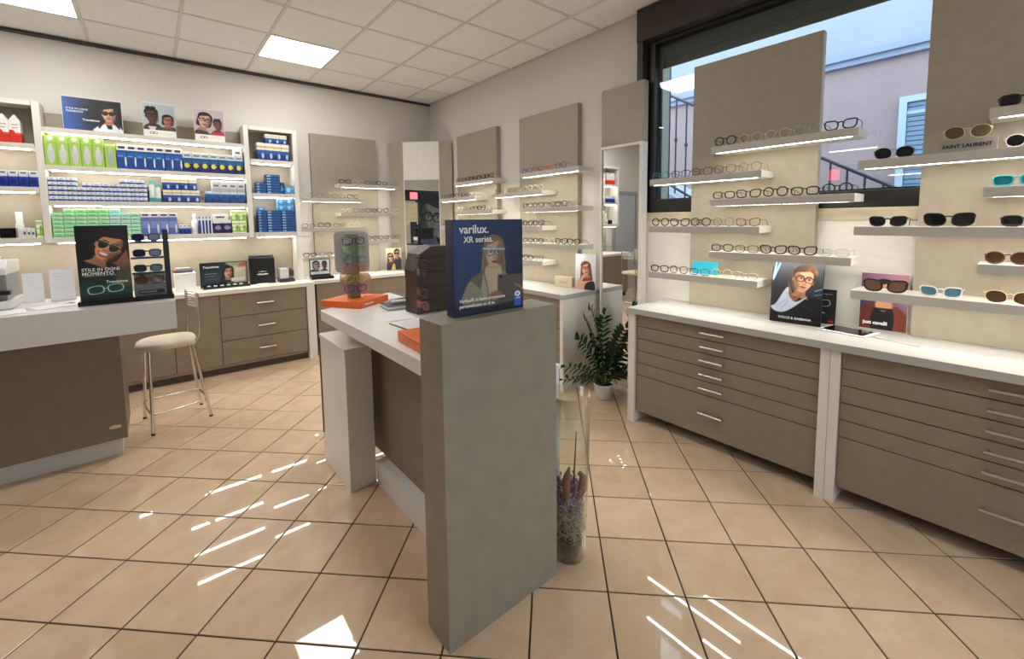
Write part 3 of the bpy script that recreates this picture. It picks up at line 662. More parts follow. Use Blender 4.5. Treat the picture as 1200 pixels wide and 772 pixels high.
        p.line([(t * .22 - .07, .16), (t * .22, .2), (t * .22 + .07, .16)], .06, specs_col, True); p.line([(.62 + t * .22, .2), (.7, .16)], .06, specs_col); p.line([(-.62 + t * .22, .2), (-.7, .16)], .06, specs_col)
    p.at(0, 0)
def scribble(p, x0, y, x1, hgt, col, seed=1):
    """a line of text far too small to read."""
    rnd = random.Random(seed); x = x0
    while x < x1:
        w = rnd.uniform(.02, .06); p.rect(x, y, min(x + w, x1), y + hgt, col, op=.8); x += w + .014

def card(name, label, cat, loc, rz, W, H, pic, tilt=0, thick=.006, edge=None, group=None):
    """a stiff printed card standing at loc, facing its own -y, leaning back by tilt."""
    o = MB().box(-W / 2, W / 2, 0, thick, 0, H).build(name, edge or PAPER, None); o.location = loc; o.rotation_euler = (tilt, 0, rz); tag(o, label, cat, group)
    if pic is not None: q = link('print', pic.mesh(W * .985), PRINT, o); q.location = (0, -.0006, H * .0075)
    return o

# --- the three cards on top of the wall shelving
p = Pic(.285 / .385, 120); p.grad((38, 84, 160), (4, 6, 12), (.15, 0), (.62, .1))
for k in range(14): p.line([(.02 + k * .03, 0), (.03 + k * .03, .74)], .008, (70, 120, 200), op=.25 - k * .015)
p.poly([(.5, 0), (.56, .12), (.68, .22), (.88, .22), (.98, .1), (1.0, 0)], (226, 230, 236), .01, True)
head(p, .77, .42, .17, (206, 152, 126), (22, 16, 18), 0, 'long', 'sun', (176, 60, 60), turn=-.1, lean=1)
p.poly([(.6, 0), (.62, .12), (.7, .18), (.74, 0)], (232, 236, 240), .01, True); p.poly([(.84, 0), (.82, .18), (.9, .14), (.97, 0)], (220, 224, 232), .01, True)
p.at(0, 0); scribble(p, .07, .4, .3, .012, (180, 195, 220), 3)
c = card('picture_card', 'wide blue advertising card with a woman in sunglasses, on top shelf', 'poster', (-.335, 5.375, 2.311), 0, .385, .288, p, -.05)
letter('STILE IN OGNI', .021, INKW, c, (-.168, -.0012, .178)); letter('MOMENTO', .021, INKW, c, (-.168, -.0012, .155)); letter('Transitions', .024, INKW, c, (-.07, -.0012, .088), bold=.0006)
def duo(h, bg, a, b, band=(236, 233, 226)):
    p = Pic(h, 90); p.fill(bg); p.grad(bg, mul(bg, .82), (0, h), (1, 0)); a(p); b(p); p.rect(0, 0, 1, .27, band)
    p.ring(.24, .15, .05, .035, .014, (60, 60, 70), p=3); p.ring(.36, .15, .05, .035, .014, (150, 60, 60), p=3); scribble(p, .5, .14, .92, .018, (190, 188, 182), 4); return p
h_ = .315 / .243
def a_(p): p.poly([(.0, .2), (.05, .42), (.25, .52), (.48, .48), (.62, .2)], (66, 62, 58), .01, True); p.poly([(.14, .4), (.4, .4), (.34, .25), (.2, .25)], (210, 208, 204), .01); head(p, .27, .8, .26, (92, 58, 44), (24, 18, 16), 4, 'braids', 'clear', (110, 60, 56), turn=.1)
def b_(p): p.poly([(.52, .2), (.58, .38), (.75, .44), (.98, .4), (1, .2)], (70, 68, 62), .01, True); head(p, .76, .66, .2, (176, 118, 96), (20, 14, 14), -3, 'bob', 'clear', (160, 40, 44), turn=-.15, specs_col=(70, 20, 24))
card('picture_card', 'portrait card of a man with braids beside a woman with bobbed hair', 'poster', (.122, 5.375, 2.311), 0, .243, .318, duo(h_, (186, 198, 204), a_, b_), -.05)
def a_(p): p.poly([(-.02, .2), (.02, .4), (.25, .46), (.45, .36), (.5, .2)], (58, 54, 46), .01, True); head(p, .34, .82, .27, (206, 160, 138), (20, 15, 16), -12, 'bob', 'clear', (170, 60, 60), turn=.3)
def b_(p): p.poly([(.52, .2), (.6, .42), (.76, .48), (.96, .4), (1, .2)], (178, 34, 62), .01, True); head(p, .78, .68, .19, (98, 58, 46), (22, 16, 16), 2, 'braids', None, (120, 60, 60), turn=-.2)
card('picture_card', 'portrait card with a person in a crimson top, on top shelf', 'poster', (.515, 5.375, 2.311), 0, .25, .322, duo(.322 / .25, (206, 186, 192), a_, b_), -.05)

# --- the big blue lens box on the tall end panel
W_, H_ = .304, .335; p = Pic(H_ / W_, 170); h = p.h; p.grad((8, 16, 40), (16, 58, 112), (.5, 0), (.25, .95))
p.ell(.1, .5, .35, .5, (22, 74, 138), soft=.3, op=.5); p.ell(.95, .95, .5, .4, (10, 34, 84), soft=.3, op=.6)
head(p, .555, .70, .175, (212, 170, 146), (130, 108, 84), 0, 'long', 'clear', (180, 92, 88), turn=.28, specs_col=(96, 104, 118), shade=.5)
for k in range(6): p.line([(.40 + k * .008, .78 - k * .02), (.385 + k * .012, .62), (.36 + k * .02, .46)], .006, mul((168, 140, 108), 1 - k * .08), True, .6); p.line([(.70 - k * .006, .78 - k * .02), (.715 - k * .01, .62), (.73 - k * .012, .47)], .006, mul((150, 122, 92), 1 - k * .08), True, .5)
p.at(0, 0)
p.poly([(.14, .1), (.16, .34), (.26, .42), (.44, .5), (.64, .5), (.78, .4), (.86, .1)], (146, 144, 122), .01, True)
p.poly([(.42, .44), (.46, .56), (.64, .56), (.67, .44), (.62, .1), (.44, .1)], (204, 184, 150), .01, True); p.line([(.45, .55), (.55, .53), (.65, .55)], .02, (180, 158, 124), True)
p.poly([(.3, .46), (.42, .48), (.46, .2), (.42, .1)], (168, 168, 144), .01); p.poly([(.2, .42), (.4, .5), (.36, .28)], (98, 102, 86), .01); p.line([(.40, .5), (.455, .3), (.47, .1)], .012, (70, 74, 64), True)
p.poly([(.60, .12), (.61, .44), (1.0, .42), (1.0, .12)], (92, 84, 86), .01); p.ell(.655, .415, .02, .02, (20, 18, 22))
for k in range(4): p.line([(.50, .2 - k * .018), (.58, .23 - k * .02), (.66, .22 - k * .02)], .022, mul((176, 136, 112), .8 - k * .04), True)
p.poly([(.44, .12), (.48, .22), (.60, .24), (.66, .2), (.6, .1)], (150, 112, 92), .01, True, op=.7); p.line([(.88, .3), (.96, .26), (1.0, .22)], .03, (160, 122, 100), True)
p.line([(.40, .768), (.72, .748)], .014, (226, 244, 255)); p.ell(.56, .755, .16, .03, (160, 210, 240), soft=.04, op=.4)
for k in range(3): p.line([(.70, .66 - k * .03), (.86 - k * .02, .48 - k * .02)], .006, (70, 130, 190), op=.35)
p.rect(0, 0, 1, .1, (10, 18, 44), .12, .9)
p.C = p.C * .9; p.rect(.86, .02, .975, .16, (34, 96, 190)); p.ell(.917, .175, .046, .034, (232, 242, 250)); p.ell(.917, .175, .018, .014, (34, 96, 190))
vb = card('lens_box', 'big dark blue lens advertising box on top of the tall grey end panel', 'box', (.927, 1.24, 1.1485), math.radians(-1.5), W_, H_, p, 0, .05, mat('box_navy', (26, 26, 74), .35))
letter('varilux.', .042, INKW, vb, (-.127, -.0014, .288), bold=.0006); letter('XR series.', .03, INKW, vb, (-.11, -.0014, .256), bold=.0004)
letter('Varilux\u00ae, la lente progressiva', .0165, INKW, vb, (-.132, -.0014, .049), bold=.0003); letter('personalizzata su di te', .0165, INKW, vb, (-.132, -.0014, .030), bold=.0003); letter('essilor', .009, INKW, vb, (.1265, -.0014, .036), 'CENTER')

# --- man with glasses: card on the window worktop
W_, H_ = .262, .365; p = Pic(H_ / W_, 130); p.fill((34, 36, 42)); p.grad((20, 20, 24), (64, 66, 72), (.5, 0), (.3, 1.2))
p.poly([(0, 1.05), (.14, 1.4), (.17, 1.4), (.05, 1.0)], (120, 170, 220), .01); p.poly([(.03, .95), (.08, 1.39), (.06, 1.39), (0, 1.0)], (190, 215, 240), .01); p.line([(.86, .78), (1, .84)], .02, (120, 160, 190)); p.line([(.86, .68), (1, .72)], .03, (70, 100, 130))
p.poly([(.0, .14), (.05, .38), (.2, .62), (.45, .66), (.8, .62), (1.0, .56), (1.0, .14)], (18, 19, 26), .01, True)
head(p, .62, 1.0, .27, (206, 152, 120), (58, 38, 28), -10, 'short', 'clear', (170, 92, 80), turn=.42, specs_col=(60, 34, 30), shade=.55, lean=-1)
p.poly([(.36, .72), (.34, .95), (.46, .6), (.6, .72), (.5, .5), (.4, .5)], (150, 96, 72), .03, True)
p.ell(.76, 1.27, .09, .05, (150, 98, 54), 30, .07, .6); p.ell(.86, 1.2, .035, .06, (196, 130, 70), 20, .05, .6)
p.poly([(.0, .34), (.1, .42), (.26, .74), (.34, .82), (.37, .62), (.5, .5), (.72, .64), (.5, .4), (.28, .24), (.1, .24)], (190, 202, 222), .015, True); p.line([(.3, .72), (.34, .5), (.2, .28)], .012, (140, 152, 176), True); p.line([(.12, .36), (.3, .52)], .012, (150, 162, 186))
p.rect(0, 0, 1, .18, (10, 10, 12)); p.line([(.66, .42), (.8, .36)], .03, (46, 48, 60))
dg = card('picture_card', 'tall card of a man in glasses and dark jacket on the window worktop', 'poster', (2.905, .876, .846), math.radians(-86), W_, H_, p, -.10, .007, BLACK)
letter('DOLCE & GABBANA', .0185, INKW, dg, (0, -.0014, .026), 'CENTER', .0003)
W_, H_ = .175, .205; p = Pic(H_ / W_, 80); p.fill((26, 26, 27)); p.ring(.3, .62, .16, .11, .022, (150, 150, 150), 12, 3); p.ring(.68, .7, .16, .11, .022, (170, 170, 170), 12, 3); p.line([(.45, .66), (.52, .68)], .02, (170, 170, 170))
scribble(p, .4, 1.0, .9, .03, (190, 190, 190), 8); scribble(p, .4, .93, .8, .02, (120, 120, 120), 9); scribble(p, .3, .34, .72, .05, (200, 200, 200), 5); scribble(p, .3, .26, .8, .02, (120, 120, 120), 6); p.rect(.8, .06, .95, .13, (196, 28, 34))
card('brochure_card', 'small black card with an outlined pair of eyeglasses, half behind the man card', 'poster', (3.035, .795, .846), math.radians(-86), W_, H_, p, -.06, .004, BLACK)
W_, H_ = .205, .318; p = Pic(H_ / W_, 100); p.grad((70, 58, 92), (196, 140, 160), (0, .7), (.9, 1.46)); p.poly([(-.1, 0), (.0, .5), (.2, .72), (.36, .62), (.4, 0)], (110, 52, 34), .01, True); p.poly([(.6, 0), (.62, .55), (.8, .66), (1.0, .4), (1.1, 0)], (124, 58, 38), .01, True)
for k in range(7): p.line([(.02 + k * .05, .1), (.1 + k * .04, .6)], .022, (70, 34, 26), op=.5); p.line([(.68 + k * .05, .05), (.7 + k * .05, .55)], .022, (76, 36, 26), op=.5)
head(p, .5, 1.07, .26, (226, 168, 128), (22, 15, 16), 0, 'bob', 'sun', (190, 70, 60)); p.poly([(.38, .84), (.34, .6), (.5, .52), (.68, .6), (.64, .84)], (226, 166, 122), .03, True); p.poly([(.26, 0), (.3, .58), (.5, .5), (.7, .58), (.7, 0)], (22, 20, 22), .01, True); p.rect(.34, .54, .68, .6, (20, 18, 20), .02)
jc = card('picture_card', 'purple card of a woman in a brown leather jacket below the round black sunglasses', 'poster', (3.085, .504, .846), math.radians(-90), W_, H_, p, -.03, .006)
letter('just cavalli', .026, INKW, jc, (-.085, -.0014, .03), bold=.0012)
# --- red-haired woman on the far worktop
W_, H_ = .195, .325; p = Pic(H_ / W_, 90); p.grad((196, 202, 212), (226, 230, 236), (0, 0), (0, 1.6)); p.poly([(.05, 0), (.1, .35), (.3, .6), (.7, .6), (.9, .35), (.95, 0)], (214, 168, 150), .02, True); p.poly([(.5, 0), (.55, .3), (.9, .42), (1, .2), (1, 0)], (40, 38, 44), .01, True)
head(p, .52, .98, .28, (226, 176, 152), (134, 70, 40), 6, 'long', 'clear', (190, 50, 56), turn=-.15, specs_col=(80, 20, 26)); p.line([(.25, .3), (.35, .55), (.42, .66)], .12, (222, 172, 150), True)
card('picture_card', 'portrait card of a red-haired woman with red glasses on the far worktop', 'poster', (2.975, 2.556, .846), math.radians(-72), W_, H_, p, -.06, .006)
# --- couple card at the corner, folding stand, tablet stand
W_, H_ = .20, .29; p = Pic(H_ / W_, 80); p.grad((150, 130, 92), (226, 206, 160), (0, 0), (.4, 1.5)); p.poly([(.0, 0), (.05, .5), (.3, .66), (.5, .3), (.5, 0)], (30, 28, 30), .01, True); p.poly([(.5, 0), (.55, .7), (.75, .86), (1, .7), (1, 0)], (26, 26, 32), .01, True); p.poly([(.3, 0), (.42, .4), (.56, .4), (.6, 0)], (214, 176, 86), .02)
head(p, .28, .88, .22, (214, 166, 134), (70, 44, 30), 4, 'long', 'sun', turn=.2); head(p, .7, 1.08, .24, (190, 138, 108), (34, 24, 20), -4, 'short', 'sun', turn=-.2)
card('picture_card', 'small card of a couple in sunglasses beside the slanted corner mirror', 'poster', (2.43, 5.36, .846), math.radians(-12), W_, H_, p, -.06, .005)
fs_ = thing('folding_display', 'small black folding display of two faces beside the white corner post', 'display', (1.47, 5.24, .8425), math.radians(-4))
MB().box(-.12, .12, -.12, .02, 0, .03).build('base', BLACKG, fs_, .002, world=False)
fb = MB().box(-.112, .112, .021, .028, .0, .222).build('backboard', BLACK, fs_, world=False)
p = Pic(.82, 80); p.fill((224, 222, 222)); p.poly([(0, .1), (.06, .26), (.3, .3), (.5, .1)], (40, 38, 40), .01, True); p.poly([(.5, .1), (.6, .24), (.8, .26), (1, .1)], (70, 70, 74), .01, True)
head(p, .3, .52, .2, (186, 160, 146), (26, 22, 22), 8, 'bob', 'clear', (120, 80, 80), turn=.3); head(p, .74, .5, .17, (84, 60, 52), (20, 18, 18), 0, 'braids', None, (90, 60, 60), turn=-.3); p.rect(0, 0, 1, .16, (232, 232, 230))
q = link('print', p.mesh(.205), PRINT, fb); q.location = (0, .0203, .045)
W_, H_ = .40, .225; p = Pic(H_ / W_, 130); p.fill((22, 34, 46)); p.grad((16, 26, 38), (44, 60, 74), (0, .56), (.4, 0)); p.rect(.55, 0, 1, .5625, (196, 190, 166), .08); p.ell(.92, .48, .12, .06, (190, 90, 70), 20, .03, .8); p.ell(.72, .5, .12, .05, (120, 150, 96), 10, .04, .7); p.ell(.84, .36, .14, .05, (214, 208, 190), 10, .04, .8)
head(p, .58, .30, .135, (206, 148, 122), (30, 22, 24), -6, 'long', None, (176, 60, 62), turn=.25); p.poly([(.40, 0), (.44, .3), (.5, .46), (.6, .5), (.52, .36), (.49, .2), (.54, 0)], (26, 34, 44), .01, True); p.rect(.64, .05, .95, .15, (226, 224, 218), .01); scribble(p, .08, .28, .34, .016, (190, 200, 210), 7); scribble(p, .08, .22, .3, .014, (150, 160, 170), 17); scribble(p, .08, .14, .36, .014, (120, 130, 140), 27)
td = thing('lens_display', 'black counter display with a hooded woman and a row of white lens samples', 'display', (.545, 5.25, .8385), math.radians(3))
MB().box(-.2, .2, -.10, .02, 0, .022).build('base', BLACKG, td, .002, world=False)
tb = MB().box(-.205, .205, .021, .032, 0, .255).build('backboard', BLACK, td, .002, world=False)
q = link('print', p.mesh(.395), PRINT, tb); q.location = (0, .0203, .028); letter('Transitions', .03, INKW, tb, (-.18, .0195, .20), bold=.0008)
for k in range(6): MB().box(-.165 + k * .055, -.135 + k * .055, -.08, -.05, .0225, .03).build('lens_sample', PAPER, td, .003, world=False)
# --- big black-and-white banner on the banner wall, with its neighbours (seen in the corner mirror)
p = Pic(1.9, 110); p.fill((150, 178, 196)); p.grad((170, 200, 214), (30, 36, 44), (0, .2), (.5, 1.9)); p.poly([(0, 0), (.05, .4), (.4, .62), (.7, .6), (1, .3), (1, 0)], (20, 22, 26), .02, True)
head(p, .5, 1.1, .5, (124, 126, 130), (16, 17, 20), 6, 'short', 'clear', (84, 84, 88), turn=-.35, specs_col=(16, 16, 18), shade=.35)
card('wall_banner', 'big black-and-white banner of a man in glasses on the banner wall', 'poster', (-2.592, 1.66, .45), math.radians(90), 1.0, 1.9, p, 0, .004)

# ------------------------------------------------------------------ cartons on the wall shelving
bmu = bmesh.new(); bmesh.ops.create_cube(bmu, size=1.0)
for v in bmu.verts: v.co.z += .5
bmesh.ops.bevel(bmu, geom=list(bmu.edges), offset=.012, segments=1, affect='EDGES')
UNIT = bpy.data.meshes.new('carton'); bmu.to_mesh(UNIT); bmu.free()
_slot = {}
def carton(label, x0, x1, z0, z1, m, group, yf=5.352, dep=.10, cat='box', name='carton', rz=0):
    o = bpy.data.objects.new(name, UNIT); COL.objects.link(o)
    if len(UNIT.materials) == 0: UNIT.materials.append(m)
    o.material_slots[0].link = 'OBJECT'; o.material_slots[0].material = m
    gap = .0006; o.scale = (x1 - x0 - 2 * gap, dep, z1 - z0 - .0006); o.location = ((x0 + x1) / 2, yf + dep / 2 + random.uniform(0, .004), z0 + .0003); o.rotation_euler = (0, 0, rz)
    return tag(o, label, cat, group)
W = (232, 234, 234); NAVY = (22, 40, 104); BLUE = (24, 84, 158); LIME = (158, 196, 82)
M_LIME = carton_mat('carton_lime', [(0, LIME), (.80, (186, 222, 110)), (.82, LIME)], [(.5, .36, .30, .30, (196, 202, 200)), (.5, .60, .14, .12, (206, 210, 208)), (.5, .90, .26, .075, (214, 220, 214))])
M_LIME2 = carton_mat('carton_lime_short', [(0, LIME), (.9, (196, 226, 130))], [(.5, .40, .28, .34, (160, 176, 170)), (.5, .74, .13, .13, (176, 190, 184))])
M_BLUE = carton_mat('carton_blue', [(0, (20, 66, 140)), (.45, (32, 96, 170)), (.66, (24, 74, 150)), (.76, W)], [(.86, .30, .10, .2, (214, 226, 240))], [(.15, .85, .82, .92, (60, 62, 72)), (.1, .6, .5, .54, (120, 170, 220))])
M_YEL = carton_mat('carton_blue_yellow', [(0, (20, 30, 92)), (.42, (26, 92, 150)), (.62, (18, 74, 134)), (.72, (206, 214, 220))], [(.42, .34, .28, .13, (220, 214, 60))], [(.15, .85, .8, .9, (110, 130, 160)), (.5, .8, .28, .36, (150, 170, 60))])
M_STR = carton_mat('carton_stripe', [(0, (34, 66, 140)), (.38, (226, 230, 232)), (.9, W)], None, [(0, .07, .38, 1, (176, 182, 190)), (.3, .62, .5, .75, (150, 170, 206)), (.7, .95, .0, .3, (90, 130, 196))])
M_GRN = carton_mat('carton_green', [(0, (96, 196, 140)), (.38, (214, 236, 214)), (.52, (120, 210, 120)), (.8, (226, 240, 226))], None, [(.2, .7, .25, .42, (60, 160, 110)), (0, .05, 0, 1, (150, 206, 160)), (.72, .92, .55, .85, (190, 232, 150))])
M_AQU = carton_mat('carton_aqua', [(0, (110, 206, 190)), (.40, (224, 240, 236)), (.55, (130, 214, 196)), (.8, (228, 242, 238))], None, [(.2, .7, .25, .42, (60, 150, 170)), (0, .05, 0, 1, (150, 206, 200))])
M_NG = carton_mat('carton_navy_gold', [(0, (24, 48, 120)), (.34, (40, 84, 160)), (.58, (224, 220, 200)), (.72, (196, 178, 120)), (.82, (232, 228, 214))], [(.7, .25, .16, .16, (170, 196, 226))])
M_GREY = carton_mat('carton_grey', [(0, (176, 182, 188)), (.3, (206, 208, 210)), (.85, (222, 222, 222))], None, [(.2, .8, .45, .62, (96, 100, 108))])
M_TEAL = carton_mat('carton_blue_dome', [(0, (20, 60, 128)), (.5, (40, 120, 176)), (.78, (206, 220, 228))], [(.5, .46, .42, .28, (24, 76, 140))])
M_VIO = carton_mat('carton_violet', [(0, (88, 104, 178)), (.3, (120, 140, 200)), (.62, (96, 112, 178)), (.80, (208, 210, 218))], [(.82, .28, .12, .22, (216, 222, 236))], [(.15, .85, .86, .94, (60, 62, 72))])
M_FLAT = carton_mat('carton_flat_blue', [(0, (20, 60, 128)), (.3, (60, 130, 196)), (.5, (22, 70, 140)), (.9, (16, 44, 96))], None, [(.05, .3, .2, .7, (150, 190, 224))])
M_LB = carton_mat('carton_light_blue', [(0, (64, 142, 206)), (.5, (96, 170, 222)), (.9, (70, 150, 210))], [(.4, .5, .22, .3, (170, 208, 236))])
M_THIN = carton_mat('carton_thin', [(0, (30, 56, 140)), (.8, (226, 230, 236)), (.92, (40, 62, 140))], None, [(.62, 1.0, .0, 1.0, (236, 238, 240))])
M_DNV = carton_mat('carton_dark_navy', [(0, (26, 26, 84)), (.75, (226, 228, 230))], [(.55, .42, .34, .16, (150, 130, 170))])
M_LW = carton_mat('carton_lime_white', [(0, (236, 238, 232)), (.08, (150, 200, 60)), (.55, (236, 240, 230)), (.75, (190, 220, 120)), (.92, (238, 240, 234))], [(.3, .35, .2, .16, (232, 238, 222)), (.72, .55, .2, .14, (120, 180, 50))])
M_RED = carton_mat('carton_red', [(0, (206, 44, 34)), (.30, (222, 90, 66)), (.36, (236, 232, 228))], [(.2, .34, .3, .12, (206, 44, 34))], [(.2, .8, .62, .66, (200, 160, 150)), (.25, .75, .52, .55, (180, 140, 130))])
M_RB = carton_mat('carton_royal', [(0, (22, 44, 150)), (.3, (30, 66, 170)), (.62, (214, 222, 234)), (.78, (236, 238, 240))], [(.45, .3, .36, .2, (16, 30, 110))], [(.2, .8, .80, .9, (90, 96, 120))])
M_WB = carton_mat('carton_white', [(0, (230, 230, 228)), (.95, (240, 240, 238))], None, [(.2, .75, .3, .6, (90, 90, 96))])
FROM = 'from the red cartons'
z1 = 1.9953; zs2, zs3 = 1.6953, 1.3853
for k in range(5): carton(f'tall lime green lens-solution carton, {ORD[k]} {FROM}', -.652 + k * .0735, -.579 + k * .0735, z1, 2.248, M_LIME, 'lime green cartons')
carton('shorter lime green carton at the end of the lime green row', -.281, -.205, z1, 2.206, M_LIME2, 'lime green cartons')
for k in range(7): carton(f'white-topped blue carton on the upper shelf, {ORD[k]} after the lime cartons', -.200 + k * .0676, -.1332 + k * .0676, z1, 2.215, M_BLUE, 'white-topped blue cartons')
for k in range(7): carton(f'dark blue carton with a yellow spot, {ORD[k]} after the white-topped blue cartons', .276 + k * .0725, .347 + k * .0725, z1, 2.185, M_YEL, 'yellow-spotted blue cartons')
carton('small white box lying on top of the last yellow-spotted carton', .705, .778, 2.1856, 2.255, M_WB, 'small boxes on the wall shelving')
# second shelf: little striped boxes in layers
LW_, LH = .0585, .0405
for r in range(3):
    for k in range(11): carton(f'small blue-striped white box, {ORD[r]} layer up, {ORD[k]} {FROM}', -.654 + k * LW_, -.654 + (k + 1) * LW_, zs2 + r * LH, zs2 + (r + 1) * LH, M_STR, 'small blue-striped boxes', dep=.12)
for k in range(3):
    for r in range(2): carton(f'small blue-striped white box, {ORD[3 + r]} layer of the end stack, {ORD[k]} {FROM}', -.654 + k * .0575, -.654 + (k + 1) * .0575, zs2 + (3 + r) * LH, zs2 + (4 + r) * LH, M_STR, 'small blue-striped boxes', dep=.12)
for k in range(7): carton(f'small blue-striped white box in the loose fourth layer, {ORD[k]} {FROM}', -.446 + k * .0628, -.446 + (k + 1) * .0628, zs2 + 3 * LH, zs2 + 4 * LH, M_STR, 'small blue-striped boxes', dep=.12)
for k in range(3): carton(f'small blue-striped white box on the very top, {ORD[k]} {FROM}', -.20 + k * .0585, -.20 + (k + 1) * .0585, zs2 + 4 * LH, zs2 + 5 * LH, M_STR, 'small blue-striped boxes', dep=.12)
M_LEAF = carton_mat('carton_teal_white', [(0, (70, 150, 160)), (.2, (196, 222, 222)), (.55, (226, 236, 234)), (.8, (110, 180, 170))], [(.6, .55, .25, .3, (240, 244, 242))])
carton('slim white and teal carton beside the striped boxes', .004, .048, zs2, 1.90, M_LEAF, 'teal cartons'); carton('second slim white and teal carton, next to the navy-and-gold stack', .050, .090, zs2, 1.87, M_LEAF, 'teal cartons')
for k in range(4):
    carton(f'navy and gold carton in the lower layer, {ORD[k]} {FROM}', .104 + k * .072, .175 + k * .072, zs2, 1.815, M_NG, 'navy and gold cartons')
    carton(f'navy and gold carton in the upper layer, {ORD[k]} {FROM}', .103 + k * .068, .170 + k * .068, 1.8156, 1.936, M_NG, 'navy and gold cartons')
carton('short blue and white carton between the navy-gold stack and the grey cartons', .438, .494, zs2, 1.813, M_TEAL, 'blue dome cartons')
for k in range(4):
    carton(f'blue dome-printed carton under the grey cartons, {ORD[k]} {FROM}', .497 + k * .0725, .568 + k * .0725, zs2, 1.81, M_TEAL, 'blue dome cartons')
    carton(f'grey carton stacked above the blue dome cartons, {ORD[k]} {FROM}', .497 + k * .0725, .568 + k * .0725, 1.8106, 1.922, M_GREY, 'grey cartons')
# third shelf
gh = .0345
for r in range(6): carton(f'flat green-and-white carton in the end column, {ORD[r]} layer up', -.650, -.581, zs3 + r * gh, zs3 + (r + 1) * gh, M_GRN, 'flat green cartons')
for r in range(7):
    for k in range(5): carton(f'flat green-and-white carton in the main block, {ORD[r]} layer up, {ORD[k]} {FROM}', -.579 + k * .073, -.507 + k * .073, zs3 + r * gh, zs3 + (r + 1) * gh, M_GRN if (k < 4) else M_AQU, 'flat green cartons')
for r in range(6):
    for k in range(2): carton(f'flat aqua-and-white carton, {ORD[r]} layer up, {"next to the green block" if k == 0 else "next to the violet cartons"}', -.212 + k * .068, -.145 + k * .068, zs3 + r * gh, zs3 + (r + 1) * gh, M_AQU if (r + k) % 2 else M_GRN, 'flat aqua cartons')
for k in range(4): carton(f'tall violet-blue carton on the third shelf, {ORD[k]} {FROM}', -.073 + k * .068, -.0065 + k * .068, zs3, 1.594, M_VIO, 'violet-blue cartons')
for k in range(3): carton(f'low royal blue carton, {ORD[k]} after the violet-blue ones', .206 + k * .0315, .237 + k * .0315, zs3, 1.478, M_RB, 'low royal blue cartons')
bt = MB().lathe([(.024, 0), (.026, .01), (.026, .11), (.022, .13), (.011, .15), (.011, .165), (.015, .166), (.015, .19), (.008, .2), (0, .202)], n=16)
solo('bottle', 'white plastic bottle between low royal blue and thin striped cartons', 'bottle', bt, PAPER, (.334, 5.39, zs3))
for k in range(4): carton(f'thin blue carton with a white spine, {ORD[k]} after the white bottle', .368 + k * .0275, .395 + k * .0275, zs3, 1.553, M_THIN, 'thin blue cartons')
for k in range(2): carton(f'dark navy carton with a white top, {"beside the thin blue cartons" if k == 0 else "beside the lime-and-white cartons"}', .482 + k * .08, .561 + k * .08, zs3, 1.523, M_DNV, 'dark navy cartons')
carton('wide white box lying on the dark navy cartons', .484, .62, 1.5236, 1.582, M_WB, 'small boxes on the wall shelving', dep=.09)
for r in range(2):
    for k in range(2): carton(f'lime-and-white carton, {"lower" if r == 0 else "upper"} layer, {"beside the dark navy cartons" if k == 0 else "against the upright"}', .648 + k * .066, .713 + k * .066, zs3 + r * .1165, zs3 + (r + 1) * .1165, M_LW, 'lime-and-white cartons')
# narrow unit of flat blue boxes
for k in range(4): carton(f'navy and gold carton in the narrow unit, lower layer, {ORD[k]} from the broad unit', .918 + k * .079, .996 + k * .079, 2.1653, 2.345, M_NG, 'navy and gold cartons, narrow unit')
for k in range(3): carton(f'navy and gold carton in the narrow unit, upper layer, {ORD[k]} from the broad unit', 1.0 + k * .072, 1.071 + k * .072, 2.3456, 2.445, M_NG, 'navy and gold cartons, narrow unit')
fh = .0295
for r in range(4): carton(f'flat dark blue box on the middle board, {ORD[r]} layer of the shorter stack', .893, .986, 1.8053 + r * fh, 1.8053 + (r + 1) * fh, M_FLAT, 'flat dark blue boxes', dep=.13)
for r in range(7): carton(f'flat dark blue box on the middle board, {ORD[r]} layer of the taller stack', .99, 1.125, 1.8053 + r * fh, 1.8053 + (r + 1) * fh, M_FLAT, 'flat dark blue boxes', dep=.13)
carton('upright dark blue box beside the taller flat stack', 1.13, 1.165, 1.8053, 1.93, M_FLAT, 'upright blue boxes'); carton('lower blue box in the corner of the middle board', 1.17, 1.26, 1.8053, 1.895, M_LB, 'upright blue boxes')
for s_, (a, b, n_) in enumerate(((.893, .972, 8), (.977, 1.116, 8), (1.121, 1.258, 8))):
    for r in range(n_): carton(f'flat dark blue box on the bottom board, {ORD[r]} layer, {ORD[s_]} stack from the broad unit', a, b, 1.3853 + r * fh, 1.3853 + (r + 1) * fh, M_FLAT, 'flat dark blue boxes', dep=.13)
carton('light blue box on top of the first flat stack', .893, .965, 1.6219, 1.655, M_LB, 'light blue boxes')
for r in range(2):
    for k in range(2): carton(f'light blue box above the flat stacks, {"lower" if r == 0 else "upper"}, {"inner" if k == 0 else "by the outer upright"}', 1.088 + k * .082, 1.169 + k * .082, 1.6219 + r * .066, 1.6219 + (r + 1) * .066, M_LB, 'light blue boxes')
